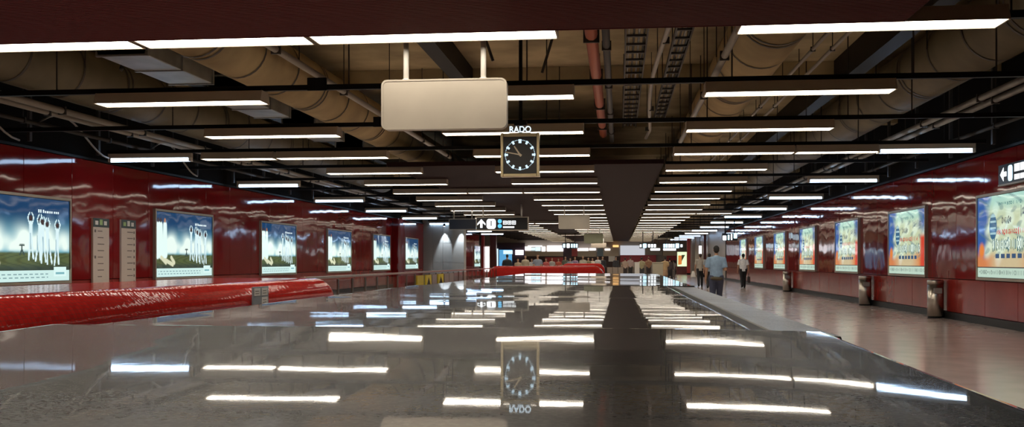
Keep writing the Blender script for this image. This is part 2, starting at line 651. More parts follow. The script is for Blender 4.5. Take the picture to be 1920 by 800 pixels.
# sign plaque on the near mosaic parapet
pl = thing('parapet_plaque', 'small grey plaque with four white squares on the near red mosaic parapet', 'sign', (-2.02, 0, 0))
pa, pb = at_x(472, 538, -2.02), at_x(501, 538, -2.02)
zt = pa.z
MB().box(0.0, 0.008, pa.y, pb.y, zt - 0.17, zt).build('plate', mat('plaque_grey', (0.30, 0.34, 0.38), 0.4), pl)
ln = pb.y - pa.y
M_PLW = mat('plaque_white', (0.85, 0.85, 0.82), 0.5)
for i in range(2):
    for j in range(3):
        y0 = pa.y + ln * (0.06 + 0.48 * i)
        z0 = zt - 0.05 - 0.052 * j
        if i == 0 and j == 1:
            continue
        MB().box(0.008, 0.010, y0, y0 + ln * 0.38, z0, z0 + 0.042).build('pictogram', M_PLW, pl)
        for q in range(2):
            MB().box(0.010, 0.011, y0 + ln * 0.06, y0 + ln * 0.28, z0 + 0.011 + 0.014 * q, z0 + 0.0135 + 0.014 * q).build('glyph', M_BLACK, pl)

# ------------------------------------------------------------------ glass barrier with yellow notices
XB = -2.3
bar = thing('glass_barrier', 'waist high glass barrier with thin steel posts past the red mosaic parapet', 'barrier', (XB, 0, 0))
PIT = 0.44
NB = 26
ZB = CAMZ - 0.115
post_me = MB().box(-0.006, 0.006, -0.02, 0.02, 0, ZB - 0.03).mesh('post', mat('post_dark_steel', (0.10, 0.085, 0.07), 0.35, 0.7))
pane_me = MB().box(-0.005, 0.005, -PIT / 2 + 0.03, PIT / 2 - 0.03, 0.08, ZB - 0.04).mesh('pane', M_GLASS)
kick_me = MB().box(-0.01, 0.01, -PIT / 2 + 0.016, PIT / 2 - 0.016, 0.02, 0.075).mesh('kick_plate', M_STEEL)
for k in range(NB + 1):
    y = 7.05 + PIT * k
    link('post', post_me, bar, (0, y, 0))
    if k < NB:
        link('pane', pane_me, bar, (0, y + PIT / 2, 0))
        link('kick_plate', kick_me, bar, (0, y + PIT / 2, 0))
MB().box(-0.018, 0.018, 7.02, 7.05 + PIT * NB + 0.03, ZB - 0.018, ZB).build('top_rail', M_STEEL, bar)
for (xa, xb, kind, lab) in ((779, 791, 0, 'plain yellow notice panel on the glass barrier'),
                            (795.5, 805.5, 1, 'yellow notice panel with a round black warning mark on the barrier'),
                            (818.5, 828.5, 2, 'yellow notice panel with a tall black warning mark on the barrier')):
    ya, yb = at_x(xa, 520, XB).y, at_x(xb, 520, XB).y
    t = thing('warning_notice', lab, 'notice', (XB + 0.03, 0, 0))
    MB().box(-0.02, -0.008, ya, yb, 0.55, ZB - 0.045).build('board', M_YEL, t)
    ym, hw = (ya + yb) / 2, (yb - ya) / 2
    if kind:
        tri = [(ym - hw * 0.7, 0.80), (ym + hw * 0.7, 0.80), (ym + hw * 0.62, 1.0), (ym, 1.09), (ym - hw * 0.62, 1.0)]
        MB().prism(tri, 'x', -0.008, -0.006).build('warning_mark', M_BLACK, t)
        if kind == 1:
            MB().prism(rrect(ym, 0.90, hw * 0.7, 0.09, 0.03), 'x', -0.006, -0.005).build('figure', M_WHITE, t)
        else:
            MB().prism(rrect(ym, 0.92, hw * 0.35, 0.16, 0.03), 'x', -0.006, -0.005).build('figure', M_YEL, t)
# grey service panels beside the notices
for xa, xb, lab in ((807, 815, 'grey blank panel between the two yellow notices on the barrier'), (830, 838, 'grey blank panel right after the last yellow notice'),
                    (839.5, 847, 'last grey blank panel on the barrier before the grey column')):
    ya, yb = at_x(xa, 520, XB).y, at_x(xb, 520, XB).y
    tag(bevel_o := MB().box(XB + 0.012, XB + 0.026, ya, yb, 0.5, ZB - 0.045).build('blank_panel', mat('taupe_notice', (0.26, 0.22, 0.20), 0.4)), lab, 'panel')
# low taupe screen right of the far mosaic parapet
lt = thing('low_screen', 'low taupe screen right of the distant red mosaic parapet', 'screen', (0, 19.0, 0))
a_, b_ = at_y(1138, 500, 19.0), at_y(1169, 500, 19.0)
for k in range(3):
    q0, q1 = a_.x + (b_.x - a_.x) * k / 3, a_.x + (b_.x - a_.x) * (k + 1) / 3
    MB().box(q0 + 0.004, q1 - 0.004, -0.02, 0.02, 0.05, CAMZ - 0.11).build('panel', M_TAUPE, lt)
MB().box(a_.x, b_.x, -0.03, 0.03, 0.0, 0.05).build('base', M_SKIRT, lt)

# ------------------------------------------------------------------ ceiling lights
ZL = CAMZ + 2.15
ROWY = [9.35 + 3.58 * k for k in range(28)]
COLS = {'A': (-7.12, -4.76), 'B': (-4.72, -2.99), 'C': (-2.96, -0.575), 'D': (1.10, 3.46), 'E': (3.49, 5.06), 'G': (-8.75, -7.18)}
COLN = {'A': 'left of centre', 'B': 'between two longer ones', 'C': 'just left of the dark centre strip', 'D': 'just right of the dark centre strip',
        'E': 'short, further right', 'G': 'short, far left'}
FIX = {}
LIP = 0.008


def fixture_meshes(L):
    k = round(L, 3)
    if k in FIX:
        return FIX[k]
    h = L / 2
    hous = MB()
    # open trough: sloping sides, flat top
    prof = [(-0.180, 0.0), (-0.174, 0.0), (-0.110, 0.125), (0.110, 0.125), (0.174, 0.0), (0.180, 0.0), (0.120, 0.148), (-0.120, 0.148)]
    hous.prism(prof, 'x', -h, h)
    dif = MB().box(-h + 0.01, h - 0.01, -0.168, 0.168, LIP, LIP + 0.006)      # set up behind a shallow lip
    cap = MB().prism([(-0.182, 0.0), (0.182, 0.0), (0.122, 0.15), (-0.122, 0.15)], 'x', -0.008, 0.008)
    FIX[k] = (hous.mesh('housing', M_HOUS), dif.mesh('diffuser', M_WARM), cap.mesh('end_cap', M_HOUS))
    return FIX[k]


def warm_light(row, col, y=None, z=None, lab=None):
    x0, x1 = COLS[col]
    L = x1 - x0 - 0.02
    lab = lab or f'trough light, {ORD[row]} row from the camera, {COLN[col]}'
    grp = 'warm ceiling lights'
    t = thing('ceiling_light', lab, 'light', ((x0 + x1) / 2, ROWY[row] if y is None else y, ZL if z is None else z), 0, grp)
    hm, dm, cm = fixture_meshes(L)
    link('housing', hm, t)
    link('diffuser', dm, t)
    link('end_cap', cm, t, (-L / 2, 0, 0))
    link('end_cap', cm, t, (L / 2, 0, 0))


for r in range(len(ROWY)):
    cols = ['A', 'C', 'D']
    if r in (0, 6, 13, 20):
        cols.append('B')
    if r in (3, 10, 17, 24):
        cols.append('E')
    if r in (3,):
        cols.append('G')
    for c in cols:
        warm_light(r, c)

# rows continued out of view under the near soffit, added to brighten the parapet
for q, y in enumerate((5.77, 2.19)):
    for c in ('A', 'B', 'C', 'D'):
        if c == 'D' :
            continue
        warm_light(0, c, y, ZL - 0.152, f'{["front", "rear"][q]} unseen trough light added under near red soffit, {COLN[c]}')

# cool tubes near the walls, every second row
TUB = {}
L2 = 1.85
cool_base = MB().box(-L2 / 2, L2 / 2, -0.05, 0.05, 0.055, 0.15).mesh('batten', M_HOUS)
cool_tube = MB().tube([(-L2 / 2 + 0.04, 0, 0.01), (L2 / 2 - 0.04, 0, 0.01)], 0.036, 12).mesh('tube', M_COOL, True)
cool_cap = MB().box(-0.03, 0.03, -0.045, 0.045, -0.025, 0.055).mesh('lamp_holder', M_WHITE)
for side, xc in (('right', 5.98), ('left', -9.93)):
    i = 0
    for r in range(3, 27, 2):
        if side == 'left' and r > 19:
            break
        lab = f'cool white tube light along the {side} wall, {ORD[i]} from the camera'
        t = thing('tube_light', lab, 'light', (xc, ROWY[r], ZL), 0, f'cool tube lights along the {side} wall')
        link('batten', cool_base, t)
        link('tube', cool_tube, t)
        link('lamp_holder', cool_cap, t, (-L2 / 2 + 0.03, 0, 0))
        link('lamp_holder', cool_cap, t, (L2 / 2 - 0.03, 0, 0))
        # hanger up to the slab edge rail
        MB().tube([(0, 0, 0.15), (0, 0, 0.154)], 0.012, 6).build('hanger', M_BLACK, t)
        i += 1

# black cross rails carrying the lights
ZR0, ZR1 = ZL + 0.155, ZL + 0.225
RAILY = [9.81] + ROWY[1:]
for r in range(len(ROWY)):
    if r < 4:
        spans = [(-10.9, 7.1)]
    else:
        spans = [(-10.9, -5.65), (1.10, 7.1)]
    for i, (a, b) in enumerate(spans):
        pos = 'whole width of the hall' if r < 4 else ('left half' if i == 0 else 'right half')
        lab = f'black cross rail over the {ORD[r]} light row, {pos}'
        t = thing('cross_rail', lab, 'rail', (0, RAILY[r], 0), 0, 'black cross rails')
        MB().box(a, b, -0.035, 0.035, ZR0, ZR1).build('rail', M_BLACK, t)
        for x in (-10.45, -7.75, -3.6, -1.2, 1.45, 3.7, 4.7, 6.6):
            if a < x < b:
                MB().tube([(x, 0, ZR1), (x, 0, ZCEIL)], 0.011, 5).build('hanger_rod', M_PIPED, t)

# ------------------------------------------------------------------ services in the open ceiling
ZD = CAMZ + 3.3


def round_duct(x, z, R, y0, y1, label, M_DUCT=M_DUCT):
    t = thing('round_duct', label, 'duct', (x, 0, z), 0, 'round insulated ducts')
    MB().tube([(0, y0, 0), (0, y1, 0)], R, 28).build('duct_body', M_DUCT, t, True)
    y = y0 + 0.9
    k = 0
    ring = MB()
    n = 28
    vs, fs = [], []
    for yy in (-0.03, 0.03):
        for rr in (R + 0.012,):
            for q in range(n):
                a = 2 * math.pi * q / n
                vs.append((rr * math.cos(a), yy, rr * math.sin(a)))
    ring.add(vs, [(q, (q + 1) % n, n + (q + 1) % n, n + q) for q in range(n)])
    # give it thickness inward
    ring2 = ring.mesh('strap', M_STRAP, True)
    while y < y1:
        link('strap', ring2, t, (0, y, 0))
        if k % 3 == 1:
            link('strap', ring2, t, (0, y + 0.16, 0))
        for s in (-1, 1):
            if k % 2 == 0:
                MB().tube([(s * R * 1.02, y, 0), (s * R * 1.02, y, ZCEIL - z)], 0.01, 5).build('hanger_rod', M_PIPED, t)
        y += 1.55
        k += 1


round_duct(-5.85, ZD, 0.47, 6.0, 60.0, 'large tan round duct left of the hanging blank sign')
round_duct(2.07, ZD, 0.49, 6.0, 60.0, 'large tan round duct above the lights right of centre')
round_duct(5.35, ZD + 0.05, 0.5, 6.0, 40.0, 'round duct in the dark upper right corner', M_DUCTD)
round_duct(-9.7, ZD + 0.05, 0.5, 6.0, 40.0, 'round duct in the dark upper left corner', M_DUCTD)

# flat galvanised duct sections beside the left round duct
for i, (a, b) in enumerate(((9.5, 11.9), (13.2, 15.5), (17.0, 19.3), (20.9, 23.2), (25.0, 27.0))):
    t = thing('flat_duct', f'grey flat duct section beside the left round duct, {ORD[i]} from the camera', 'duct', (-6.95, 0, CAMZ + 2.9), 0, 'flat grey ducts')
    bevel_o = link('duct_body', bevel_mesh(MB().box(-0.36, 0.36, a, b, 0, 0.42).mesh('duct_body', M_GALV), 0.01, 1, False), t)
    for y in (a + 0.02, (a + b) / 2, b - 0.02):
        MB().box(-0.385, 0.385, y - 0.02, y + 0.02, -0.015, 0.44).build('flange', M_GALV, t)
    for s in (-1, 1):
        MB().tube([(s * 0.37, (a + b) / 2, 0.4), (s * 0.37, (a + b) / 2, ZCEIL - CAMZ - 2.9)], 0.012, 5).build('hanger_rod', M_PIPED, t)
# dark deep beams beside them (steel downstands)
for x, z0, ys, lab in ((-8.3, 0.5, (6, 60), 'dark steel downstand left of the flat grey ducts'), (-3.0, 0.55, (10.2, 23.2), 'dark steel downstand left of the blank sign'),
                       (4.25, 0.6, (6, 60), 'dark steel downstand between the two right hand ducts')):
    t = thing('steel_beam', lab, 'beam', (x, 0, ZCEIL - z0))
    MB().prism([(-0.14, 0), (0.14, 0), (0.14, 0.03), (0.015, 0.03), (0.015, z0), (-0.015, z0), (-0.015, 0.03), (-0.14, 0.03)], 'y', ys[0], ys[1]).build('section', M_BLACK, t)


def pipe(x, z, r, y0, y1, m, label, name='service_pipe', wob=0.0, brackets=True, rods=True):
    t = thing(name, label, 'pipe', (x, 0, z))
    pts = []
    n = 14 if wob else 2
    for k in range(n):
        f = k / (n - 1)
        pts.append((wob * math.sin(7 * f + x) * (1 if 0 < k < n - 1 else 0.2), y0 + (y1 - y0) * f, 0))
    MB().tube(pts, r, 10).build('pipe_run', m, t, True)
    y = y0 + 1.3
    while brackets and y < min(y1, 40):
        MB().box(-r * 1.25, r * 1.25, y - 0.02, y + 0.02, -r * 1.25, r * 1.25).build('clip', M_PIPED, t)
        if rods:
            MB().tube([(0, y, r), (0, y, ZCEIL - z)], 0.008, 5).build('hanger_rod', M_PIPED, t)
        y += 2.9


pipe(1.28, CAMZ + 2.50, 0.045, 8.0, 23.4, M_PIPE, 'pale conduit running along the left ends of the right hand lights')
pipe(-4.02, CAMZ + 2.50, 0.045, 9.97, 23.4, M_PIPE, 'pale conduit slanting behind the blank sign')
pipe(-0.36, CAMZ + 3.0, 0.085, 6.0, 23.4, M_PIPER, 'orange red pipe above the centre of the hall')
pipe(-0.16, CAMZ + 2.85, 0.05, 6.0, 23.4, M_PIPED, 'dark pipe beside the orange red pipe')
pipe(0.62, CAMZ + 2.9, 0.035, 6.0, 23.4, M_PIPE, 'thin crooked pale conduit above the centre of the hall', wob=0.09)
pipe(5.62, CAMZ + 2.55, 0.05, 9.0, 60, M_GALV, 'upper silver conduit of the pair above the right tube lights', rods=False)
pipe(5.84, CAMZ + 2.52, 0.05, 9.0, 60, M_GALV, 'lower silver conduit of the pair above the right tube lights', rods=False)
pipe(-9.55, CAMZ + 2.6, 0.055, 9.0, 55.3, M_PIPE, 'right hand tan conduit of the pair above the left tube lights', rods=False)
pipe(-9.82, CAMZ + 2.58, 0.05, 9.0, 55.3, M_PIPE, 'left hand tan conduit of the pair above the left tube lights', rods=False)
pipe(3.05, CAMZ + 3.35, 0.03, 6.0, 45, M_PIPE, 'left one of two thin pipes high on the right')
pipe(3.35, CAMZ + 3.35, 0.03, 6.0, 45, M_PIPE, 'right one of two thin pipes high on the right')
pipe(-10.27, CAMZ + 2.45, 0.04, 9.0, 70, M_PIPED, 'dark pipe along the top of the left wall')
pipe(6.9, CAMZ + 2.5, 0.04, 9.0, 60, M_PIPED, 'dark pipe along the top of the right wall')

# looped cables hanging above the left wall
for i, y in enumerate((14.0, 17.1, 21.5)):
    pts = []
    for k in range(13):
        f = k / 12
        pts.append((-10.66, y + 2.6 * f, CAMZ + 2.52 + 0.30 * math.sin(math.pi * (f * 1.5)) - 0.05 * f))
    tag(MB().tube(pts, 0.02, 8).build('looped_cable', M_PIPE, None, True), f'grey cable looping above the left wall, {ORD[i]} from the camera', 'cable', 'looped cables')
# upright struts above both walls
for side, x in (('left', -10.72), ('right', 7.0)):
    for i in range(12):
        y = 12.2 + 2.4 * i
        t = tag(MB().box(x - 0.03, x + 0.03, y - 0.04, y + 0.04, CAMZ + 2.2, ZCEIL).build('wall_strut', M_PIPED),
                f'dark upright strut above the {side} wall, {ORD[i]} from the camera', 'strut', f'dark struts above the {side} wall')

# cable ladder with rungs in the centre
for x, wd, z, lab in ((0.25, 0.30, 3.15, 'cable ladder above the centre of the hall'), (0.95, 0.24, 3.35, 'narrow cable ladder next to the pale conduit')):
    t = thing('cable_ladder', lab, 'cable ladder', (x, 0, CAMZ + z))
    for s in (-1, 1):
        MB().box(s * wd / 2 - 0.012, s * wd / 2 + 0.012, 6, 23.4, 0, 0.07).build('side_rail', M_PIPED, t)
    rung = MB().box(-wd / 2, wd / 2, -0.03, 0.03, 0.0, 0.03).mesh('rung', M_PIPED)
    y = 9.0
    while y < 23.3:
        link('rung', rung, t, (0, y, 0))
        y += 0.55
    cab = MB()
    for q in range(4):
        MB().tube([(-wd * 0.36 + wd * 0.24 * q, 6.0, 0.05), (-wd * 0.36 + wd * 0.24 * q, 23.4, 0.05)], 0.016, 6).build('cable', [M_PIPE, M_PIPED, M_GALV, M_PIPED][q], t, True)
    for y in (8.5, 12, 15.5, 19, 22.5):
        for s in (-1, 1):
            MB().tube([(s * wd / 2, y, 0.05), (s * wd / 2, y, ZCEIL - CAMZ - z)], 0.01, 5).build('hanger_rod', M_PIPED, t)
# slanting braces and sprinkler drops
for i, (x, y, dx) in enumerate(((-1.75, 11.7, 0.32), (-1.15, 12.2, -0.3), (-0.9, 11.4, 0.25), (-2.2, 14.5, 0.35), (-0.9, 15.5, -0.3))):
    tag(MB().tube([(x, y, ZCEIL), (x + dx, y, ZCEIL - 1.0)], 0.022, 6).build('brace_rod', M_PIPED), f'slanting dark brace rod above the blank sign, {ORD[i]} counted', 'brace', 'brace rods')
for i, (x, y) in enumerate(((-0.75, 11.2), (-1.9, 12.6), (-2.7, 13.2), (3.3, 13.0), (-4.6, 13.5), (-7.9, 15.0), (-1.4, 10.9))):
    t = thing('sprinkler_drop', f'thin sprinkler drop pipe from the concrete ceiling, {ORD[i]} counted', 'sprinkler', (x, y, ZCEIL), 0, 'sprinkler drops')
    MB().tube([(0, 0, 0), (0, 0, -0.85)], 0.014, 6).build('drop_pipe', M_PIPED, t)
    MB().tube([(0, 0, -0.85), (0, 0, -0.9), (0, 0, -0.93)], [0.02, 0.035, 0.01], 8).build('head', M_PIPED, t)
# junction boxes where the left conduit crosses the rails
for i, r in enumerate((1, 2)):
    t = thing('junction_box', f'black junction box on the left conduit, {["nearer", "further"][i]} one', 'junction box', (-4.02, ROWY[r], CAMZ + 2.30))
    MB().box(-0.13, 0.13, -0.08, -0.04, -0.01, 0.16).build('box_body', M_BLACK, t)
    MB().box(-0.11, 0.11, -0.085, -0.08, 0.01, 0.14).build('cover', M_BLACK, t)

# ------------------------------------------------------------------ hanging blank signs


def blank_sign(px0, px1, py0, py1, Y, top, label, m, wallt=0.10):
    a, b = at_y(px0, py0, Y), at_y(px1, py1, Y)
    xc, wd = (a.x + b.x) / 2, b.x - a.x
    h = a.z - b.z
    t = thing('hanging_sign', label, 'sign', (xc, Y, b.z))
    r = min(0.06, h * 0.12)
    panel = MB().prism(rrect(0, h / 2, wd, h, r, 6), 'y', 0, wallt).mesh('sign_body', m)
    link('sign_body', bevel_mesh(panel, 0.008, 2, False), t)
    # raised rim round the face
    out, inn = rrect(0, h / 2, wd * 1.0, h, r, 6), rrect(0, h / 2, wd - 0.035, h - 0.035, r * 0.8, 6)
    n = len(out)
    rim = MB()
    vs = [(p[0], -0.006, p[1]) for p in out] + [(p[0], -0.006, p[1]) for p in inn] + [(p[0], 0.004, p[1]) for p in out] + [(p[0], 0.004, p[1]) for p in inn]
    fs = []
    for i in range(n):
        j = (i + 1) % n
        fs += [(i, j, n + j, n + i), (2 * n + i, 2 * n + j, j, i), (n + i, n + j, 3 * n + j, 3 * n + i)]
    rim.add(vs, fs)
    rim.build('rim', m, t)
    for fx in (-0.31, 0.31):
        MB().tube([(fx * wd, wallt / 2, h), (fx * wd, wallt / 2, top - b.z)], 0.028, 12).build('post', M_WHITE, t, True)
        MB().tube([(fx * wd, wallt / 2, h - 0.01), (fx * wd, wallt / 2, h + 0.012)], 0.04, 12).build('collar', M_WHITE, t, True)
    return t


blank_sign(715, 950, 150, 240, 9.75, ZL + 0.155, 'large blank beige metal sign hanging nearest the camera', M_SIGNB, 0.12)
blank_sign(1047, 1106, 404, 429, 39.5, ZS, 'smaller blank beige sign hanging further down the hall', M_SIGNB)
blank_sign(1095, 1131, 438, 456, 66, ZS, 'blank greenish beige sign hanging far down the hall', mat('greenish_sign', (0.42, 0.45, 0.30), 0.45))
blank_sign(1108, 1137, 455, 464, 92, ZS, 'tiny blank taupe sign hanging farthest away', mat('taupe_sign', (0.40, 0.34, 0.28), 0.45))

# ------------------------------------------------------------------ clock
YC = 15.5
cc = at_y(975, 290, YC)
ck = thing('clock', 'square hanging clock with gold frame and black face, lit white hour marks', 'clock', (cc.x, YC, cc.z))
S = YC / F * 1.0
hw, hh = 36.5 * S, 41 * S
M_GOLD = mat('gold_frame', (0.52, 0.43, 0.26), 0.3, 0.8)
M_FACE = mat('clock_face', (0.018, 0.016, 0.014), 0.35)
M_MARK = emis('clock_mark', (0.62, 0.85, 1.0), 1.3)
# waisted sides: case outline narrower at mid height
outl = []
nside = 10
for k in range(nside + 1):
    f = -1 + 2 * k / nside
    outl.append((hw * (0.965 + 0.035 * f * f), hh * f))
topl = []
for k in range(1, nside):
    f = 1 - 2 * k / nside
    topl.append((hw * f, hh * (0.975 + 0.025 * f * f)))
left = [(-x, z) for x, z in outl[::-1]]
poly = outl + topl + left
case = MB().prism(poly, 'y', 0, 0.16).mesh('case', M_GOLD)
link('case', case, ck)
# frame lip in front of the face
fw_, fh_ = hw * 0.86, hh * 0.83
MB().box(-fw_, fw_, -0.002, 0.003, -hh * 0.86, fh_).build('face', M_FACE, ck)
for (x0, x1, z0, z1) in ((-hw, -fw_, -hh, hh), (fw_, hw, -hh, hh), (-fw_, fw_, fh_, hh * 0.985), (-fw_, fw_, -hh, -hh * 0.86)):
    link('frame_bar', bevel_mesh(MB().box(x0, x1, -0.022, 0.0, z0, z1).mesh('frame_bar', M_GOLD), 0.006, 2, False), ck)
R0 = 28.5 * S
for k in range(60):
    a = 2 * math.pi * k / 60
    big = k % 5 == 0
    o = MB()
    if big:
        wd, ln_ = (0.016, 0.048) if k else (0.022, 0.055)
        o.box(-wd, wd, -0.006, -0.002, R0 - ln_, R0 + 0.006)
        nm = 'hour_mark'
    else:
        o.box(-0.005, 0.005, -0.005, -0.002, R0 - 0.012, R0)
        nm = 'minute_mark'
    q = o.build(nm, M_MARK, ck)
    q.rotation_euler = (0, a, 0)
M_HAND = mat('clock_hand', (0.62, 0.52, 0.36), 0.4, emit=(0.62, 0.52, 0.36), estr=0.15)
for nm, ln_, wd, ang, yy in (('hour_hand', 19.5 * S, 0.014, 326, -0.010), ('minute_hand', 28 * S, 0.010, 281, -0.014)):
    h = MB().prism([(-wd, -0.03), (wd, -0.03), (wd * 0.7, ln_), (-wd * 0.7, ln_)], 'y', yy, yy + 0.003).build(nm, M_HAND, ck)
    h.rotation_euler = (0, math.radians(ang), 0)
MB().tube([(0, -0.018, 0), (0, -0.006, 0)], 0.02, 12).build('hub', M_HAND, ck)
tm = text_mesh('RADO', 0.135, 0.010, emis('clock_lettering', (0.70, 0.88, 1.0), 1.5), 0.0015)
o = link('lettering', tm, ck, (0, 0.03, hh + 0.058))
o.rotation_euler = (math.pi / 2, 0, 0)
o.scale = (0.92, 1.0, 1.0)
tag(o, 'glowing white capital letters RADO', None)
MB().box(-0.17, 0.17, 0.02, 0.10, hh - 0.004, hh + 0.008).build('letter_base', M_GOLD, ck)
MB().tube([(0, 0.1, hh - 0.01), (0, 0.1, ZCEIL - cc.z)], 0.03, 10).build('hanger', M_BLACK, ck)
MB().box(-0.10, 0.10, 0.04, 0.16, hh + 0.13, hh + 0.20).build('bracket', M_BLACK, ck)

# ------------------------------------------------------------------ hanging direction signs
M_SIGNK = mat('sign_black', (0.008, 0.008, 0.009), 0.3)
M_SIGNW = emis('sign_white', (0.92, 0.97, 1.0), 1.6)
M_SIGNC = emis('sign_cyan', (0.10, 0.55, 0.95), 1.3)
M_SIGNBL = emis('sign_pale_blue', (0.55, 0.85, 1.0), 1.8)


def glyph_block(mb, x, z, s, seed):
    """a square, dense character seen from afar: bars with gaps between them"""
    rr = random.Random(seed)
    mb.box(x, x + s, -0.004, 0, z + s * 0.86, z + s)
    mb.box(x, x + s, -0.004, 0, z + s * 0.43, z + s * 0.56)
    mb.box(x, x + s, -0.004, 0, z, z + s * 0.13)
    for f in (0.0, 0.42, 0.84):
        mb.box(x + s * f, x + s * (f + 0.16), -0.004, 0, z + s * 0.02, z + s * 0.98)


def arrow_pts(cx, cz, s, up=True):
    return [(cx - 0.5 * s, cz + 0.02 * s), (cx, cz + 0.55 * s), (cx + 0.5 * s, cz + 0.02 * s), (cx + 0.5 * s, cz - 0.2 * s), (cx + 0.14 * s, cz + 0.1 * s),
            (cx + 0.14 * s, cz - 0.5 * s), (cx - 0.14 * s, cz - 0.5 * s), (cx - 0.14 * s, cz + 0.1 * s), (cx - 0.5 * s, cz - 0.2 * s)]


YS = 39.5
a, b = at_y(894, 408, YS), at_y(989, 430, YS)
wd, h = b.x - a.x, a.z - b.z
ds = thing('direction_sign', 'black direction sign with white up arrow, white number box and blue symbol', 'sign', (a.x, YS, b.z))
MB().box(0, wd, 0, 0.14, 0, h).build('sign_body', M_SIGNK, ds)
for q in ((0, wd, h, h + 0.035), (0, wd, -0.05, 0.0), (wd, wd + 0.04, -0.05, h + 0.035), (-0.02, 0, -0.05, h + 0.035)):
    MB().box(q[0], q[1], -0.02, 0.16, q[2], q[3]).build('frame_bar', M_SIGNB, ds)
MB().prism(arrow_pts(wd * 0.09, h * 0.5, h * 0.7), 'y', -0.004, 0).build('arrow', M_SIGNW, ds)
nb = MB().prism(rrect(wd * 0.285, h * 0.48, h * 0.78, h * 0.84, h * 0.22), 'y', -0.004, 0).build('number_box', M_SIGNW, ds)
o = link('numeral', text_mesh('1', h * 0.62, 0.002, M_SIGNK, 0.004), nb, (wd * 0.285, -0.006, h * 0.5))
o.rotation_euler = (math.pi / 2, 0, 0)
for q in (0.30, 0.70):
    MB().prism(rrect(wd * 0.455, h * q, h * 0.34, h * 0.34, h * 0.16), 'y', -0.004, 0).build('line_symbol', M_SIGNC, ds)
for k in range(3):
    m = MB()
    glyph_block(m, wd * (0.52 + 0.088 * k), h * 0.42, wd * 0.075, k)
    m.build('character', M_SIGNW, ds)
MB().box(wd * 0.52, wd * 0.74, -0.004, 0, h * 0.14, h * 0.27).build('caption_line', M_SIGNW, ds)
for fx in (0.12, 0.88):
    MB().tube([(wd * fx, 0.07, h + 0.03), (wd * fx, 0.07, ZS - b.z)], 0.035, 10).build('post', M_WHITE, ds, True)

YS2 = ROWY[9] - 0.06
a2, b2 = at_y(843, 411, YS2), at_y(892, 429, YS2)
wd2, h2 = b2.x - a2.x, a2.z - b2.z
ds = thing('direction_sign', 'plain dark sign joined to the left of the arrow sign', 'sign', (a2.x, YS2, b2.z))
MB().box(0, wd2, 0, 0.14, 0, h2).build('sign_body', mat('sign_navy', (0.010, 0.016, 0.035), 0.3), ds)
for q in ((0, wd2, h2, h2 + 0.03), (0, wd2, -0.03, 0.0), (-0.03, 0, -0.03, h2 + 0.03)):
    MB().box(q[0], q[1], -0.02, 0.16, q[2], q[3]).build('frame_bar', M_GREY, ds)
for fx in (0.15, 0.85):
    MB().tube([(wd2 * fx, 0.07, h2 + 0.03), (wd2 * fx, 0.07, ZR0 - b2.z)], 0.03, 8).build('post', M_PIPED, ds, True)


def glow_sign(px0, px1, py0, py1, Y, spec, label, m=None):
    a, b = at_y(px0, py0, Y), at_y(px1, py1, Y)
    wd, h = b.x - a.x, a.z - b.z
    t = thing('illuminated_sign', label, 'sign', (a.x, Y, b.z))
    MB().box(0, wd, 0, 0.12, 0, h).build('sign_body', M_SIGNK, t)
    for (x0, x1, z0, z1, mm) in spec:
        rr_ = min(x1 - x0, z1 - z0) * 0.25
        MB().prism(rrect(wd * (x0 + x1) / 2, h * (z0 + z1) / 2, wd * (x1 - x0), h * (z1 - z0), min(wd * (x1 - x0), h * (z1 - z0)) * 0.2, 3), 'y', -0.006, 0).build('lit_character', mm, t)
    for fx in (0.2, 0.8):
        MB().tube([(wd * fx, 0.06, h), (wd * fx, 0.06, ZCEIL - b.z)], 0.03, 8).build('post', M_PIPED, t)
    return t


W, Cy, Pb = M_SIGNW, M_SIGNC, M_SIGNBL
glow_sign(1199, 1231, 456, 465, 72, [(0.02, 0.13, 0.2, 0.8, W), (0.2, 0.42, 0.05, 0.95, Pb), (0.5, 0.63, 0.15, 0.85, W), (0.67, 0.8, 0.15, 0.85, W), (0.84, 0.97, 0.15, 0.85, W)],
          'small lit sign of white characters left of the pair far down the hall')
glow_sign(1243, 1281, 456, 465, 72, [(0.02, 0.12, 0.1, 0.9, Pb), (0.14, 0.24, 0.1, 0.9, Pb), (0.26, 0.36, 0.1, 0.9, W), (0.38, 0.48, 0.1, 0.9, W), (0.5, 0.58, 0.1, 0.9, Pb), (0.62, 0.8, 0.0, 1.0, Pb), (0.86, 0.97, 0.2, 0.8, W)],
          'small lit sign with a round pale symbol far down the hall')
glow_sign(1219, 1238, 464.5, 470, 84, [(0.02, 0.98, 0.1, 0.9, W)], 'narrow white lit strip sign behind the left far sign')
glow_sign(1243, 1268, 464.5, 470, 84, [(0.02, 0.98, 0.1, 0.9, W)], 'narrow white lit strip sign behind the right far sign')
glow_sign(1354, 1383, 437, 451, 52, [(0.03, 0.28, 0.05, 0.7, W), (0.36, 0.48, 0.1, 0.8, Pb), (0.56, 0.66, 0.1, 0.9, W), (0.74, 0.97, 0.3, 1.0, Pb)],
          'lit sign with pale blue marks near the far right wall')
glow_sign(1054, 1084, 456, 465, 80, [(0.05, 0.2, 0.1, 0.9, Pb), (0.28, 0.48, 0.05, 0.95, W), (0.55, 0.66, 0.1, 0.9, Pb), (0.7, 0.82, 0.1, 0.9, Pb), (0.86, 0.97, 0.1, 0.9, Pb)],
          'lit sign of pale blue characters above the far crowd')

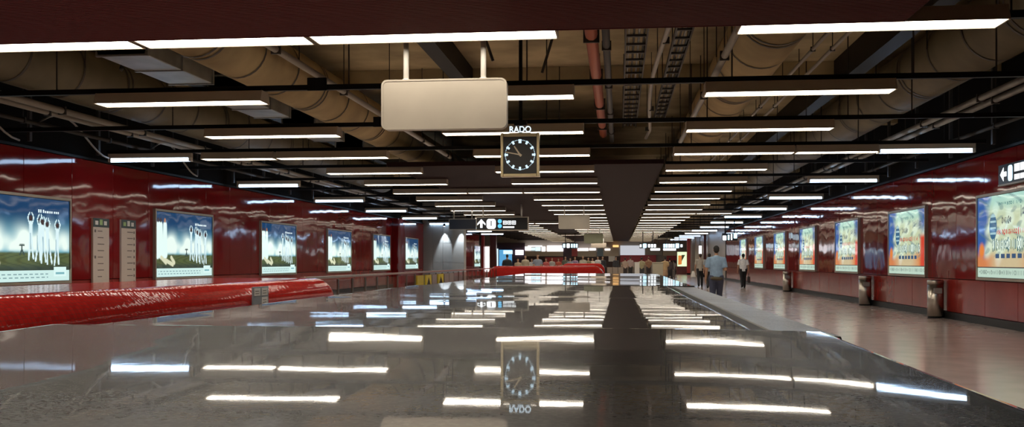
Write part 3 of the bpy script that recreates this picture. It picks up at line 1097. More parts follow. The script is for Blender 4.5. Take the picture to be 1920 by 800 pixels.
# wall sign on the right wall, cut by the frame
XS = XR - 0.10
ya, yb = at_x(1874, 330, XS).y, at_x(1874, 330, XS).y - 2.6
zt_, zb_ = at_x(1874, 311, XS).z, at_x(1874, 347, XS).z
ws = thing('wall_sign', 'lit white lettered sign high on the right wall at the picture edge', 'sign', (XS, 0, zb_))
h = zt_ - zb_
MB().box(-0.02, 0.10, yb, ya, 0, h).build('sign_body', M_SIGNK, ws)
MB().box(-0.03, 0.10, yb, ya, -0.03, 0.0).build('frame_bar', M_FRAME, ws)
MB().prism([(ya - 0.10, h * 0.5), (ya - 0.26, h * 0.85), (ya - 0.26, h * 0.62), (ya - 0.40, h * 0.62), (ya - 0.40, h * 0.38), (ya - 0.26, h * 0.38), (ya - 0.26, h * 0.15)], 'x', -0.026, -0.02).build('arrow', M_SIGNW, ws)
MB().prism(rrect(ya - 0.58, h * 0.5, 0.20, h * 0.8, 0.06), 'x', -0.026, -0.02).build('symbol', M_SIGNBL, ws)
for (z0, z1) in ((0.52, 0.9), (0.12, 0.38)):
    for k in range(6):
        y1_ = ya - 0.78 - k * 0.27
        MB().box(-0.026, -0.02, y1_ - 0.235, y1_, h * z0, h * z1).build('character', M_SIGNW, ws)

# ------------------------------------------------------------------ light boxes


def seg_d(U, V, x0, y0, x1, y1):
    dx, dy = x1 - x0, y1 - y0
    t = np.clip(((U - x0) * dx + (V - y0) * dy) / (dx * dx + dy * dy + 1e-9), 0, 1)
    return np.hypot(U - (x0 + t * dx), V - (y0 + t * dy))


def smooth(x, a, b):
    t = np.clip((x - a) / (b - a), 0, 1)
    return t * t * (3 - 2 * t)


def over(col, mask, c):
    return col * (1 - mask[..., None]) + np.array(c) * mask[..., None]


def print_left(n=150, m=76):
    """meadow, bright cloud band and deep blue sky; five white figures with raised arms"""
    U, V = np.meshgrid((np.arange(n) + 0.5) / n, (np.arange(m) + 0.5) / m, indexing='ij')
    X, Y = U * 2.0, V                                 # aspect-true coordinates
    rng = np.random.RandomState(3)
    cloud = np.zeros_like(U)
    for k in range(46):
        cx, cy, r = rng.rand() * 2, 0.36 + 0.26 * rng.rand() ** 2.0, 0.05 + 0.09 * rng.rand()
        cloud += np.exp(-((X - cx) ** 2 * 0.6 + (Y - cy) ** 2) / r ** 2) * 0.55
    cloud = np.clip(cloud, 0, 1) * smooth(V, 0.32, 0.4)
    t = smooth(V, 0.38, 0.85)
    col = (1 - t)[..., None] * np.array((0.10, 0.42, 0.55)) + t[..., None] * np.array((0.004, 0.045, 0.13))
    col = over(col, cloud * (1 - 0.5 * smooth(V, 0.6, 0.85)), (0.85, 1.0, 0.92))
    gr = 1 - smooth(V, 0.33, 0.37)
    col = over(col, gr, (0.09, 0.12, 0.045))
    col = over(col, gr * np.clip(np.sin(X * 23 + 5 * np.sin(Y * 31)) * 0.5, 0, 1), (0.03, 0.05, 0.025))
    col = over(col, (1 - smooth(V, 0.15, 0.24)) * 0.7, (0.025, 0.045, 0.05))
    # tall pale figures at the left edge
    for (bx, hx) in ((0.05, 0.02), (0.16, -0.01), (0.29, 0.0)):
        d = seg_d(X, Y, bx, 0.36, bx + hx, 0.80)
        w_ = 0.085 - 0.05 * (Y - 0.36)
        col = over(col, 1 - smooth(d, w_ * 0.8, w_ * 1.1), (0.80, 1.0, 0.95))
        d = np.hypot(X - bx - hx, Y - 0.87)
        col = over(col, 1 - smooth(d, 0.03, 0.04), (0.35, 0.14, 0.06) if bx > 0.2 else (0.04, 0.03, 0.04))
    for (x0, y0, x1, y1) in ((0.17, 0.30, 0.32, 0.22), (0.30, 0.26, 0.55, 0.19), (0.5, 0.3, 0.6, 0.22)):
        col = over(col, 1 - smooth(seg_d(X, Y, x0, y0, x1, y1), 0.025, 0.04), (0.7, 0.72, 0.5))
    # small dark figure on the horizon
    for (x0, y0, x1, y1) in ((1.03, 0.36, 1.03, 0.43), (1.03, 0.38, 0.99, 0.32), (1.03, 0.38, 1.07, 0.32), (0.99, 0.43, 1.07, 0.43)):
        col = over(col, 1 - smooth(seg_d(X, Y, x0, y0, x1, y1), 0.008, 0.015), (0.03, 0.06, 0.06))
    # five white figures, arms up
    for k, (bx, fy) in enumerate(((1.20, 0.27), (1.335, 0.25), (1.45, 0.23), (1.575, 0.21), (1.72, 0.20))):
        lean = 0.05 * math.sin(k * 1.7)
        hip, sh, hd = (bx + lean * 0.6, fy + 0.24), (bx + lean, fy + 0.42), (bx + lean, fy + 0.485)
        for (p, q, wv) in (((bx - 0.04, fy), (hip[0] - 0.015, hip[1]), 0.017), ((bx + 0.05, fy + 0.01), (hip[0] + 0.015, hip[1]), 0.017), (hip, sh, 0.034),
                           ((sh[0] - 0.03, sh[1]), (sh[0] - 0.058, sh[1] + 0.075), 0.010), ((sh[0] + 0.03, sh[1]), (sh[0] + 0.058, sh[1] + 0.075), 0.010),
                           ((sh[0] - 0.058, sh[1] + 0.075), (sh[0] - 0.02, sh[1] + 0.135), 0.009), ((sh[0] + 0.058, sh[1] + 0.075), (sh[0] + 0.02, sh[1] + 0.135), 0.009)):
            d = seg_d(X, Y, p[0], p[1], q[0], q[1])
            col = over(col, 1 - smooth(d, wv * 0.8, wv * 1.15), (0.72, 0.92, 0.95))
        d = np.hypot((X - hd[0]), (Y - hd[1]))
        col = over(col, 1 - smooth(d, 0.030, 0.040), (0.05, 0.03, 0.03))
        d = seg_d(X, Y, bx, fy + 0.12, bx - 0.01, fy + 0.3)
        col = over(col, (1 - smooth(d, 0.005, 0.012)) * 0.7, (0.10, 0.25, 0.35))
    # caption by the heads
    for k in range(10):
        x0 = 1.36 + 0.045 * k
        col = over(col, ((abs(X - x0) < 0.014) & (abs(Y - 0.845) < (0.022 if k < 3 else 0.010))).astype(float), (0.8, 0.95, 1.0))
    # pale foot strip with two grey text lines and a box
    strip = 1 - smooth(V, 0.125, 0.135)
    col = over(col, strip, (0.62, 0.86, 0.82))
    for yy in (0.045, 0.085):
        col = over(col, strip * (abs(V - yy) < 0.008) * ((np.sin(X * 60 + yy * 200) > -0.4) & (X > 0.08) & (X < 1.55)), (0.22, 0.36, 0.38))
    bx_ = ((X > 1.66) & (X < 1.93) & (V > 0.05) & (V < 0.175)).astype(float)
    col = over(col, bx_, (0.72, 0.95, 0.92))
    col = over(col, ((X > 1.70) & (X < 1.89) & (V > 0.08) & (V < 0.10)).astype(float), (0.2, 0.45, 0.5))
    return col


def print_right(n=150, m=76):
    """theatre style poster: blue left edge, pale centre, orange and red below and right"""
    U, V = np.meshgrid((np.arange(n) + 0.5) / n, (np.arange(m) + 0.5) / m, indexing='ij')
    X, Y = U * 2.0, V
    n1 = np.sin(X * 7 + 3 * np.sin(Y * 6)) * np.sin(Y * 9 + 2 * np.sin(X * 5))
    col = np.ones(U.shape + (3,)) * np.array((0.55, 0.62, 0.40))
    col = over(col, smooth(n1, 0.0, 0.8) * 0.6, (0.75, 0.9, 0.75))
    col = over(col, smooth(V, 0.70, 1.0) * 0.8, (0.35, 0.68, 0.62))
    col = over(col, 1 - smooth(U + 0.06 * n1, 0.10, 0.24), (0.03, 0.11, 0.36))
    col = over(col, smooth(U + 0.04 * n1, 0.80, 0.92) * smooth(V, 0.55, 0.8), (0.05, 0.12, 0.33))
    low = (1 - smooth(V + 0.05 * n1, 0.22, 0.36))
    col = over(col, low * (0.35 + 0.6 * smooth(abs(U - 0.5), 0.12, 0.4)), (0.66, 0.22, 0.06))
    col = over(col, 0.5 * smooth(np.sin(X * 15 + 4 * np.sin(Y * 13)) * np.sin(Y * 21 + X * 3), 0.35, 0.8) * smooth(V, 0.2, 0.3), (0.10, 0.20, 0.22))
    col = over(col, smooth(U, 0.84, 0.92) * (1 - smooth(V, 0.55, 0.65)), (0.62, 0.06, 0.03))
    col = over(col, (1 - smooth(np.hypot(X - 0.14, (V - 0.33)), 0.05, 0.13)), (0.75, 0.22, 0.04))
    # oval emblem with bars
    ov = 1 - smooth(np.hypot((X - 0.52) / 0.13, (Y - 0.62) / 0.17), 0.9, 1.0)
    col = over(col, ov, (0.04, 0.13, 0.24))
    col = over(col, ov * ((np.sin(Y * 85) > 0.3) & (abs(X - 0.52) < 0.09)), (0.35, 0.55, 0.6))
    # dark scribbled line, red line, big pale line with dark outline
    def words(x0, x1, yc, hh, c, seed, dens=0.66):
        nonlocal col
        rr = np.random.RandomState(seed)
        x = x0
        while x < x1:
            w_ = 0.03 + 0.03 * rr.rand()
            up = hh * (0.6 + 0.5 * rr.rand())
            cx = x + w_ / 2
            ring = abs(np.hypot((X - cx) / (w_ * 0.5), (Y - yc) / up) - 0.75) < 0.26
            bar = (abs(X - cx) < w_ * 0.16) & (abs(Y - yc) < up)
            col = over(col, (ring if rr.rand() < 0.5 else bar).astype(float), c)
            x += w_ / dens * 0.8
    words(0.80, 1.10, 0.69, 0.045, (0.05, 0.06, 0.07), 1)
    words(0.62, 1.62, 0.55, 0.035, (0.55, 0.05, 0.03), 2)
    words(0.50, 1.70, 0.40, 0.085, (0.05, 0.14, 0.16), 5)
    words(0.52, 1.72, 0.405, 0.06, (0.80, 0.95, 0.85), 5)
    words(1.35, 1.75, 0.78, 0.06, (0.07, 0.10, 0.14), 8)
    words(0.70, 1.35, 0.89, 0.02, (0.10, 0.25, 0.24), 9)
    for k in range(6):
        col = over(col, ((abs(X - (0.66 + 0.17 * k)) < 0.06) & (abs(V - 0.265) < 0.028)).astype(float), (0.04, 0.09, 0.18))
    strip = 1 - smooth(V, 0.118, 0.122)
    col = over(col, strip, (0.50, 0.66, 0.55))
    col = over(col, ((abs(V - 0.128) < 0.008)).astype(float), (0.08, 0.07, 0.06))
    words(0.05, 1.95, 0.065, 0.03, (0.22, 0.30, 0.26), 11)
    return col


def print_mesh(name, col, wd, h):
    n, m = col.shape[:2]
    xs = np.linspace(-wd / 2, wd / 2, n + 1)
    zs = np.linspace(0, h, m + 1)
    vs = np.array([(0.0, x, z) for x in xs for z in zs])
    idx = np.arange((n + 1) * (m + 1)).reshape(n + 1, m + 1)
    fs = np.stack([idx[:-1, :-1], idx[1:, :-1], idx[1:, 1:], idx[:-1, 1:]], -1).reshape(-1, 4)
    me = bpy.data.meshes.new(name)
    me.from_pydata(vs.tolist(), [], fs.tolist())
    ca = me.color_attributes.new('print', 'FLOAT_COLOR', 'CORNER')
    cc_ = np.ones((n * m, 4, 4), dtype=np.float32)
    cc_[..., :3] = col.reshape(-1, 1, 3)
    ca.data.foreach_set('color', cc_.ravel())
    me.materials.append(M_PRINT)
    return me


PH = 1.72
PWL, PWR = 3.42, 3.28
pm_l = print_mesh('print_meadow', print_left(), PWL - 0.12, PH - 0.12)
pm_r = print_mesh('print_theatre', print_right(), PWR - 0.12, PH - 0.12)


def frame_meshes(wd, h):
    return (MB().box(0, 0.05, -wd / 2 + 0.02, wd / 2 - 0.02, 0.02, h - 0.02).mesh('box_body', M_BACK),
            MB().box(0, 0.075, -wd / 2, wd / 2, 0, 0.05).mesh('frame_bar', M_FRAME), MB().box(0, 0.075, -0.025, 0.025, 0.05, h - 0.05).mesh('frame_bar', M_FRAME))


FL, FR = frame_meshes(PWL, PH), frame_meshes(PWR, PH)


def lightbox(X, sgn, yc, z0, wd, pm, fm, label, group):
    t = thing('light_box', label, 'poster', (X + sgn * 0.002, yc, z0), 0 if sgn > 0 else math.pi, group)
    link('box_body', fm[0], t)
    link('frame_bar', fm[1], t)
    link('frame_bar', fm[1], t, (0, 0, PH - 0.05))
    link('frame_bar', fm[2], t, (0, -wd / 2 + 0.025, 0))
    link('frame_bar', fm[2], t, (0, wd / 2 - 0.025, 0))
    o = link('print', pm, t, (0.053, 0, 0.06))
    return t


EXTRA_L = ['at the left picture edge, beside beige notice boards', 'right of the two beige notice boards', 'above the end of the red mosaic parapet', 'fourth along the wall',
           'just before the red pilaster', 'just past the red pilaster, before the grey wall']
k = 0
for i in range(6):
    yc = 19.1 - PWL / 2 + 7.1 * i + (-0.3 if i == 5 else 0)
    lightbox(XL, 1, yc, 0.84, PWL, pm_l, FL, 'blue sky and meadow light box ' + EXTRA_L[i], 'left wall light boxes')
lightbox(XL, 1, 77.5, 0.84, PWL, pm_l, FL, 'small far blue sky light box past the grey column', 'left wall light boxes')
EXTRA_R = ['at the right picture edge', 'left of the nearest steel bin', 'left of the second steel bin', 'fourth from the right edge', 'above the third steel bin', 'sixth from the right edge', 'by the far white shirted walker']
for i in range(7):
    yc = 21.15 - PWR / 2 + 6.66 * i
    lightbox(XR, -1, yc, 0.905, PWR, pm_r, FR, 'blue and orange light box, right wall, ' + EXTRA_R[i], 'right wall light boxes')

# two beige notice boards on the left wall
M_BOARD = mat('beige_board', (0.66, 0.56, 0.48), 0.5)
M_TXT = mat('grey_print', (0.20, 0.16, 0.14), 0.6)
for i, (pa_, pb_, pt, lab) in enumerate(((175, 205, 408, 'tall beige notice board with a dark header, left one of the pair'), (228, 255, 411, 'tall beige notice board with a dark header, right one of the pair'))):
    A, B = at_x(pa_, pt, XL + 0.05), at_x(pb_, pt, XL + 0.05)
    t = thing('notice_board', lab, 'notice', (XL, A.y, 0.62))
    wd, h = B.y - A.y, A.z - 0.62
    MB().box(0.002, 0.045, 0, wd, 0, h).build('board', M_BOARD, t)
    MB().box(0.045, 0.050, 0.0, wd, h * 0.88, h).build('header', mat('header_dark', (0.02, 0.045, 0.05), 0.4), t)
    for q in range(3):
        MB().box(0.050, 0.052, wd * (0.12 + 0.27 * q), wd * (0.30 + 0.27 * q), h * 0.91, h * (0.965 if q != 1 else 0.985)).build('header_mark', [M_WHITE, mat('mark_green', (0.35, 0.5, 0.2), 0.5), M_WHITE][(q + i) % 3], t)
    for q in range(9):
        zz = h * (0.82 - 0.088 * q)
        x0 = wd * (0.28 if i == 0 else 0.40)
        MB().box(0.045, 0.047, x0, x0 + wd * random.uniform(0.25, 0.42), zz, zz + 0.02).build('text_line', M_TXT, t)
        if i == 1:
            MB().box(0.045, 0.047, wd * 0.84, wd * 0.92, zz - 0.02, zz + 0.035).build('number_tab', M_TXT, t)
        elif q in (0, 4):
            MB().box(0.045, 0.047, wd * 0.08, wd * 0.18, zz - 0.02, zz + 0.04).build('number_tab', M_TXT, t)

# ------------------------------------------------------------------ steel bins on the right wall
for i, (px_, pt, pbm, lab) in enumerate(((1754, 519, 583, 'brushed steel cylinder bin against the right wall, nearest'), (1622, 513, 562, 'brushed steel cylinder bin against the right wall, second'),
                                        (1475.5, 509, 541, 'brushed steel cylinder bin against the right wall, farthest'))):
    R = 0.175
    P_ = at_x(px_, pt, XR - R - 0.02)
    t = thing('waste_bin', lab, 'bin', (P_.x, P_.y, 0), 0, 'steel bins')
    H = 0.86
    MB().tube([(0, 0, 0.04), (0, 0, H - 0.10)], R, 28).build('bin_body', M_STEEL, t, True)
    MB().tube([(0, 0, 0.0), (0, 0, 0.04)], R * 0.94, 28).build('base', M_BLACK, t, True)
    MB().tube([(0, 0, H - 0.10), (0, 0, H - 0.02), (0, 0, H)], [R * 1.02, R * 1.02, R * 0.96], 28).build('lid', M_STEEL, t, True)
    MB().tube([(0, 0, H), (0, 0, H + 0.006)], R * 0.6, 20).build('opening', M_BLACK, t, True)
    MB().box(-R * 0.5, R * 0.5, -R - 0.012, -R * 0.8, H - 0.30, H - 0.18).build('badge', M_GREY, t)

# ------------------------------------------------------------------ grey column and kiosk wall on the left, with downlights
g0, g1, g2 = at_y(788, 415, 56.0).x, at_y(849, 415, 56.0).x, at_y(873, 415, 56.0).x
gw = struct(MB().box(XL - 0.2, g1, 56.0, 61.0, 0, ZCEIL).build('wall_kiosk', M_GREY), 'grey clad block standing out from the left wall')
for i in range(3):
    for j in range(3):
        q0, q1 = XL + (g1 - XL) * i / 3, XL + (g1 - XL) * (i + 1) / 3
        MB().box(q0 + 0.01, q1 - 0.01, 55.97, 55.998, 0.15 + 1.1 * j, 0.15 + 1.1 * (j + 1) - 0.015).build('panel', M_GREY, gw)
gc = struct(MB().box(g1 + 0.06, g2, 55.4, 56.2, 0, ZCEIL).build('wall_column', M_GREY), 'grey square column beside the grey block')
MB().box(g1 + 0.065, g2 - 0.005, 55.37, 55.398, 0.1, 1.2).build('panel', M_GREY, gc)
MB().box(g1 + 0.065, g2 - 0.005, 55.37, 55.398, 1.215, 3.4).build('panel', M_GREY, gc)
for i, (px_, Y, lab) in enumerate(((833, 55.72, 'downlight washing the grey block'), (864, 55.12, 'downlight washing the grey column'))):
    P_ = at_y(px_, 424, Y)
    t = thing('downlight', lab, 'light', (P_.x, Y, P_.z))
    MB().tube([(0, 0, 0), (0, 0, 0.16)], 0.07, 14).build('can', M_BLACK, t, True)
    MB().tube([(0, 0, -0.004), (0, 0, 0.0)], 0.055, 14).build('lens', emis('downlight_lens', (0.8, 0.9, 1.0), 20.0), t)
    MB().tube([(0, 0, 0.16), (0, 0, ZCEIL - P_.z)], 0.012, 6).build('stem', M_BLACK, t)
    ld = bpy.data.lights.new('downlight_lamp', 'SPOT')
    ld.energy = 420
    ld.color = (0.75, 0.87, 1.0)
    ld.spot_size = math.radians(46)
    ld.spot_blend = 0.6
    ld.shadow_soft_size = 0.04
    lo_ = bpy.data.objects.new('downlight_lamp', ld)
    C.objects.link(lo_)
    lo_.parent = t
    lo_.location = (0, 0, -0.02)
    lo_.rotation_euler = (math.radians(10), 0, 0)

# ------------------------------------------------------------------ far end: columns, shop fronts, kiosks
tag(MB().box(at_y(898, 0, 82).x, at_y(907, 0, 82).x, 82, 82.5, 0, ZCEIL).build('red_column', M_REDB), 'narrow bright red column far left past the light box', 'column')
a, b = at_y(909, 460, 83), at_y(918, 502, 83)
t = thing('lit_panel', 'tall glowing white panel beside the narrow red column', 'sign', (a.x, 83, 0))
MB().box(0, b.x - a.x, 0, 0.15, 0.0, a.z).build('panel_body', M_WHITE, t)
MB().box(0.03, b.x - a.x - 0.03, -0.01, 0, 0.4, a.z - 0.1).build('lit_face', emis('lit_white', (1, 0.95, 0.97), 2.2), t)
tag(MB().box(at_y(919, 0, 85).x, at_y(930, 0, 85).x, 85, 85.6, 0, ZCEIL).build('red_column', M_BRICK), 'dark red column right of the glowing white panel', 'column')


def shop(px0, px1, Y, bands, label, name='shop_front'):
    """bands: (part name, px0, px1, py0, py1, material, proud)"""
    A, B = at_y(px0, 0, Y), at_y(px1, 0, Y)
    t = thing(name, label, 'shop', (A.x, Y, 0))
    for (nm, a0, a1, p0, p1, mm, pr) in bands:
        u0, u1 = at_y(a0, p0, Y), at_y(a1, p1, Y)
        MB().box(u0.x - A.x, u1.x - A.x, -pr, 0.25, max(0.0, u1.z), u0.z).build(nm, mm, t)
    return t


E_BLUE = emis('screen_blue', (0.12, 0.42, 0.75), 0.9)
E_PBLU = emis('screen_pale_blue', (0.6, 0.85, 1.0), 1.4)
E_SHOP = emis('shop_light', (1.0, 0.96, 1.0), 2.4)
E_WALL = emis('lit_wall_panel', (0.70, 0.72, 0.78), 0.75)
M_BEIGE = mat('beige_fascia', (0.55, 0.46, 0.34), 0.5)
M_DARKB = mat('shop_interior', (0.05, 0.022, 0.018), 0.6)
M_PURP = mat('dark_plum', (0.07, 0.04, 0.06), 0.5)
YW = YEND - 0.5
shop(932, 965, YW, [('back', 932, 965, 455, 511, M_PURP, 0.0), ('screen', 936, 960, 468, 500, E_BLUE, 0.1), ('lit_edge', 931.5, 934, 466, 500, E_PBLU, 0.12), ('lit_top', 944, 961, 469, 476, E_PBLU, 0.14)],
     'blue lit shop front at the far left end')
shop(965, 984, YW, [('back', 965, 984, 455, 511, M_PURP, 0.0), ('oval_sign', 966.5, 981.5, 468.5, 477.5, E_SHOP, 0.15)], 'dark shop bay with a white lit sign at the far end')
shop(984, 1056, YW, [('fascia', 984.5, 1056, 471, 480, M_BEIGE, 0.12), ('interior', 984, 1056, 480, 511, M_DARKB, 0.0), ('lit_sign', 984.5, 995, 462, 469, E_SHOP, 0.14),
                     ('lit_sign', 996, 1003, 464, 469, E_PBLU, 0.14), ('lit_sign', 1004, 1013, 463, 470, E_PBLU, 0.14), ('lit_sign', 1016, 1022, 462, 471, E_SHOP, 0.14), ('lit_sign', 1026, 1056, 460, 471, E_SHOP, 0.14),
                     ('lit_strip', 990, 1016, 460, 462, E_SHOP, 0.12), ('red_poster', 1022, 1056, 482, 495, M_REDB, 0.05)], 'shop front with a broad white lit sign over a beige fascia')
shop(1056, 1082, YW, [('wall', 1056, 1072, 462, 511, M_PURP, 0.0), ('red_pier', 1072, 1082.5, 466, 480, M_REDB, 0.1), ('wall', 1072, 1082, 480, 511, M_DARKB, 0.0)], 'plum wall bay with a red square at the far end')
shop(1083, 1119, YW, [('fascia', 1083, 1118, 470, 481, M_BEIGE, 0.1), ('lit_sign', 1083, 1103, 465, 470, E_SHOP, 0.12), ('lit_sign', 1105, 1117, 465, 469, E_SHOP, 0.12), ('interior', 1083, 1119, 481, 511, M_DARKB, 0.0)],
     'shop front with a low white lit strip over beige fascia')
shop(1119, 1162, YW, [('blue_poster', 1120, 1131, 466, 480, mat('dull_blue', (0.20, 0.28, 0.33), 0.5), 0.1), ('fascia', 1131, 1160, 463, 480, M_BEIGE, 0.06), ('lit_sign', 1134, 1144, 466, 469, E_SHOP, 0.12),
                      ('interior', 1119, 1162, 480, 511, M_DARKB, 0.0), ('white_poster', 1141, 1153, 480, 490, M_WHITE, 0.08), ('lamp', 1149, 1160, 459, 463, emis('orange_lamp', (1.0, 0.55, 0.2), 1.4), 0.1)],
     'shop front with a dull blue poster at the far end')
shop(1163, 1241, YW, [('lit_panel', 1163, 1209, 460, 478, E_WALL, 0.10), ('upper_panel', 1209, 1241, 460, 478, mat('dim_wall_panel', (0.34, 0.31, 0.27), 0.5), 0.06), ('red_band', 1163, 1230, 478, 491, mat('crimson_band', (0.38, 0.03, 0.04), 0.4), 0.08), ('lower_panel', 1163, 1241, 491, 511, M_TAUPE, 0.04)],
     'far wall with a softly lit white panel over a crimson band')
shop(1241, 1270, YW, [('fascia', 1243, 1268, 470, 479, M_BEIGE, 0.08), ('red_band', 1250, 1270, 479, 488, mat('crimson_band', (0.38, 0.03, 0.04), 0.4), 0.08), ('lower_panel', 1241, 1270, 488, 511, M_DARKB, 0.0)],
     'far wall bay with a beige fascia over a short red band')
kk = at_y(1269.5, 472, 100)
kr = at_y(1287.5, 511, 100)
t = thing('advert_kiosk', 'free standing advert kiosk with a glowing picture at the far right end', 'kiosk', (kk.x, 100, 0))
wd, h = kr.x - kk.x, kk.z
MB().box(-0.05, wd + 0.25, 0, 0.35, 0, h + 0.08).build('kiosk_body', M_BRICK, t)
zb2 = at_y(1270, 499, 100).z
MB().box(0.02, wd, -0.02, 0, zb2, h).build('lit_face', emis('kiosk_face', (0.75, 0.95, 0.55), 1.2), t)
MB().prism([(0.10, zb2 + 0.15), (0.45, zb2 + 0.2), (0.52, h - 0.35), (0.12, h - 0.35)], 'y', -0.025, -0.02).build('picture_patch', emis('kiosk_orange', (0.8, 0.25, 0.05), 0.9), t)
MB().prism([(0.45, zb2 + 0.5), (0.8, h - 0.3), (0.45, h - 0.3)], 'y', -0.026, -0.02).build('picture_patch', emis('kiosk_dark', (0.12, 0.08, 0.03), 0.4), t)
for px0_, px1_, Y, mm, lab in ((1288, 1294, 98, M_REDB, 'orange red pier right of the advert kiosk'), (1297, 1303, 92, M_TAUPE, 'first taupe pier right of the advert kiosk'), (1319, 1324, 84, M_BRICK, 'dark red pier behind the blue shirted man'),
                               (1368, 1373, 72, M_TAUPE, 'taupe pier at the end of the red wall panels')):
    u0, u1 = at_y(px0_, 0, Y).x, at_y(px1_, 0, Y).x
    t = thing('pier', lab, 'column', ((u0 + u1) / 2, Y, 0))
    MB().box(-(u1 - u0) / 2, (u1 - u0) / 2, -0.2, 0.2, 0, 3.6).build('shaft', mm, t)
    MB().box(-(u1 - u0) / 2 - 0.02, (u1 - u0) / 2 + 0.02, -0.22, 0.22, 0, 0.15).build('plinth', M_SKIRT, t)
a, b = at_y(1310, 460, 86), at_y(1316, 476, 86)
t = thing('lit_panel', 'small bright white lit sign above the walkers on the right', 'sign', (a.x, 86, b.z))
MB().box(0, b.x - a.x, 0, 0.1, 0, a.z - b.z).build('panel_body', M_WHITE, t)
MB().box(0.02, b.x - a.x - 0.02, -0.01, 0, 0.03, a.z - b.z - 0.03).build('lit_face', E_SHOP, t)
MB().box(0.1, 0.14, 0.04, 0.08, a.z - b.z, ZCEIL - b.z).build('stem', M_BLACK, t)
# white pedestal and beige cabinet beyond the slab
for px0_, px1_, pt, Y, mm, lab, nm in ((1190, 1199, 491, 44, M_WHITE, 'white pedestal bin standing beyond the end of the slab', 'pedestal_bin'),
                                       (1223, 1243, 491, 46, mat('cabinet_beige', (0.42, 0.38, 0.28), 0.4), 'beige cabinet standing beyond the end of the slab', 'cabinet')):
    u0, u1 = at_y(px0_, pt, Y), at_y(px1_, pt, Y)
    t = thing(nm, lab, nm.replace('_', ' '), ((u0.x + u1.x) / 2, Y, 0))
    hw_ = (u1.x - u0.x) / 2
    link('body', bevel_mesh(MB().box(-hw_, hw_, -0.2, 0.2, 0.06, u0.z - 0.05).mesh('body', mm), 0.02, 2, False), t)
    MB().box(-hw_ + 0.02, hw_ - 0.02, -0.18, 0.18, 0, 0.06).build('plinth', M_SKIRT, t)
    MB().box(-hw_ * 1.04, hw_ * 1.04, -0.21, 0.21, u0.z - 0.05, u0.z).build('top', mm, t)
    MB().box(-hw_ * 0.8, hw_ * 0.8, -0.206, -0.2, 0.15, u0.z - 0.12).build('door', mm, t)


# ------------------------------------------------------------------ people
ARCH = {}


def remesh(mb, vox, it=4):
    me = mb.mesh('tmp')
    ob = bpy.data.objects.new('tmp', me)
    C.objects.link(ob)
    r = ob.modifiers.new('r', 'REMESH')
    r.mode = 'VOXEL'
    r.voxel_size = vox
    r.use_smooth_shade = True
    s = ob.modifiers.new('s', 'SMOOTH')
    s.factor = 0.5
    s.iterations = it
    dg = bpy.context.evaluated_depsgraph_get()
    out = bpy.data.meshes.new_from_object(ob.evaluated_get(dg))
    bpy.data.objects.remove(ob)
    bpy.data.meshes.remove(me)
    out.shade_smooth()
    return out


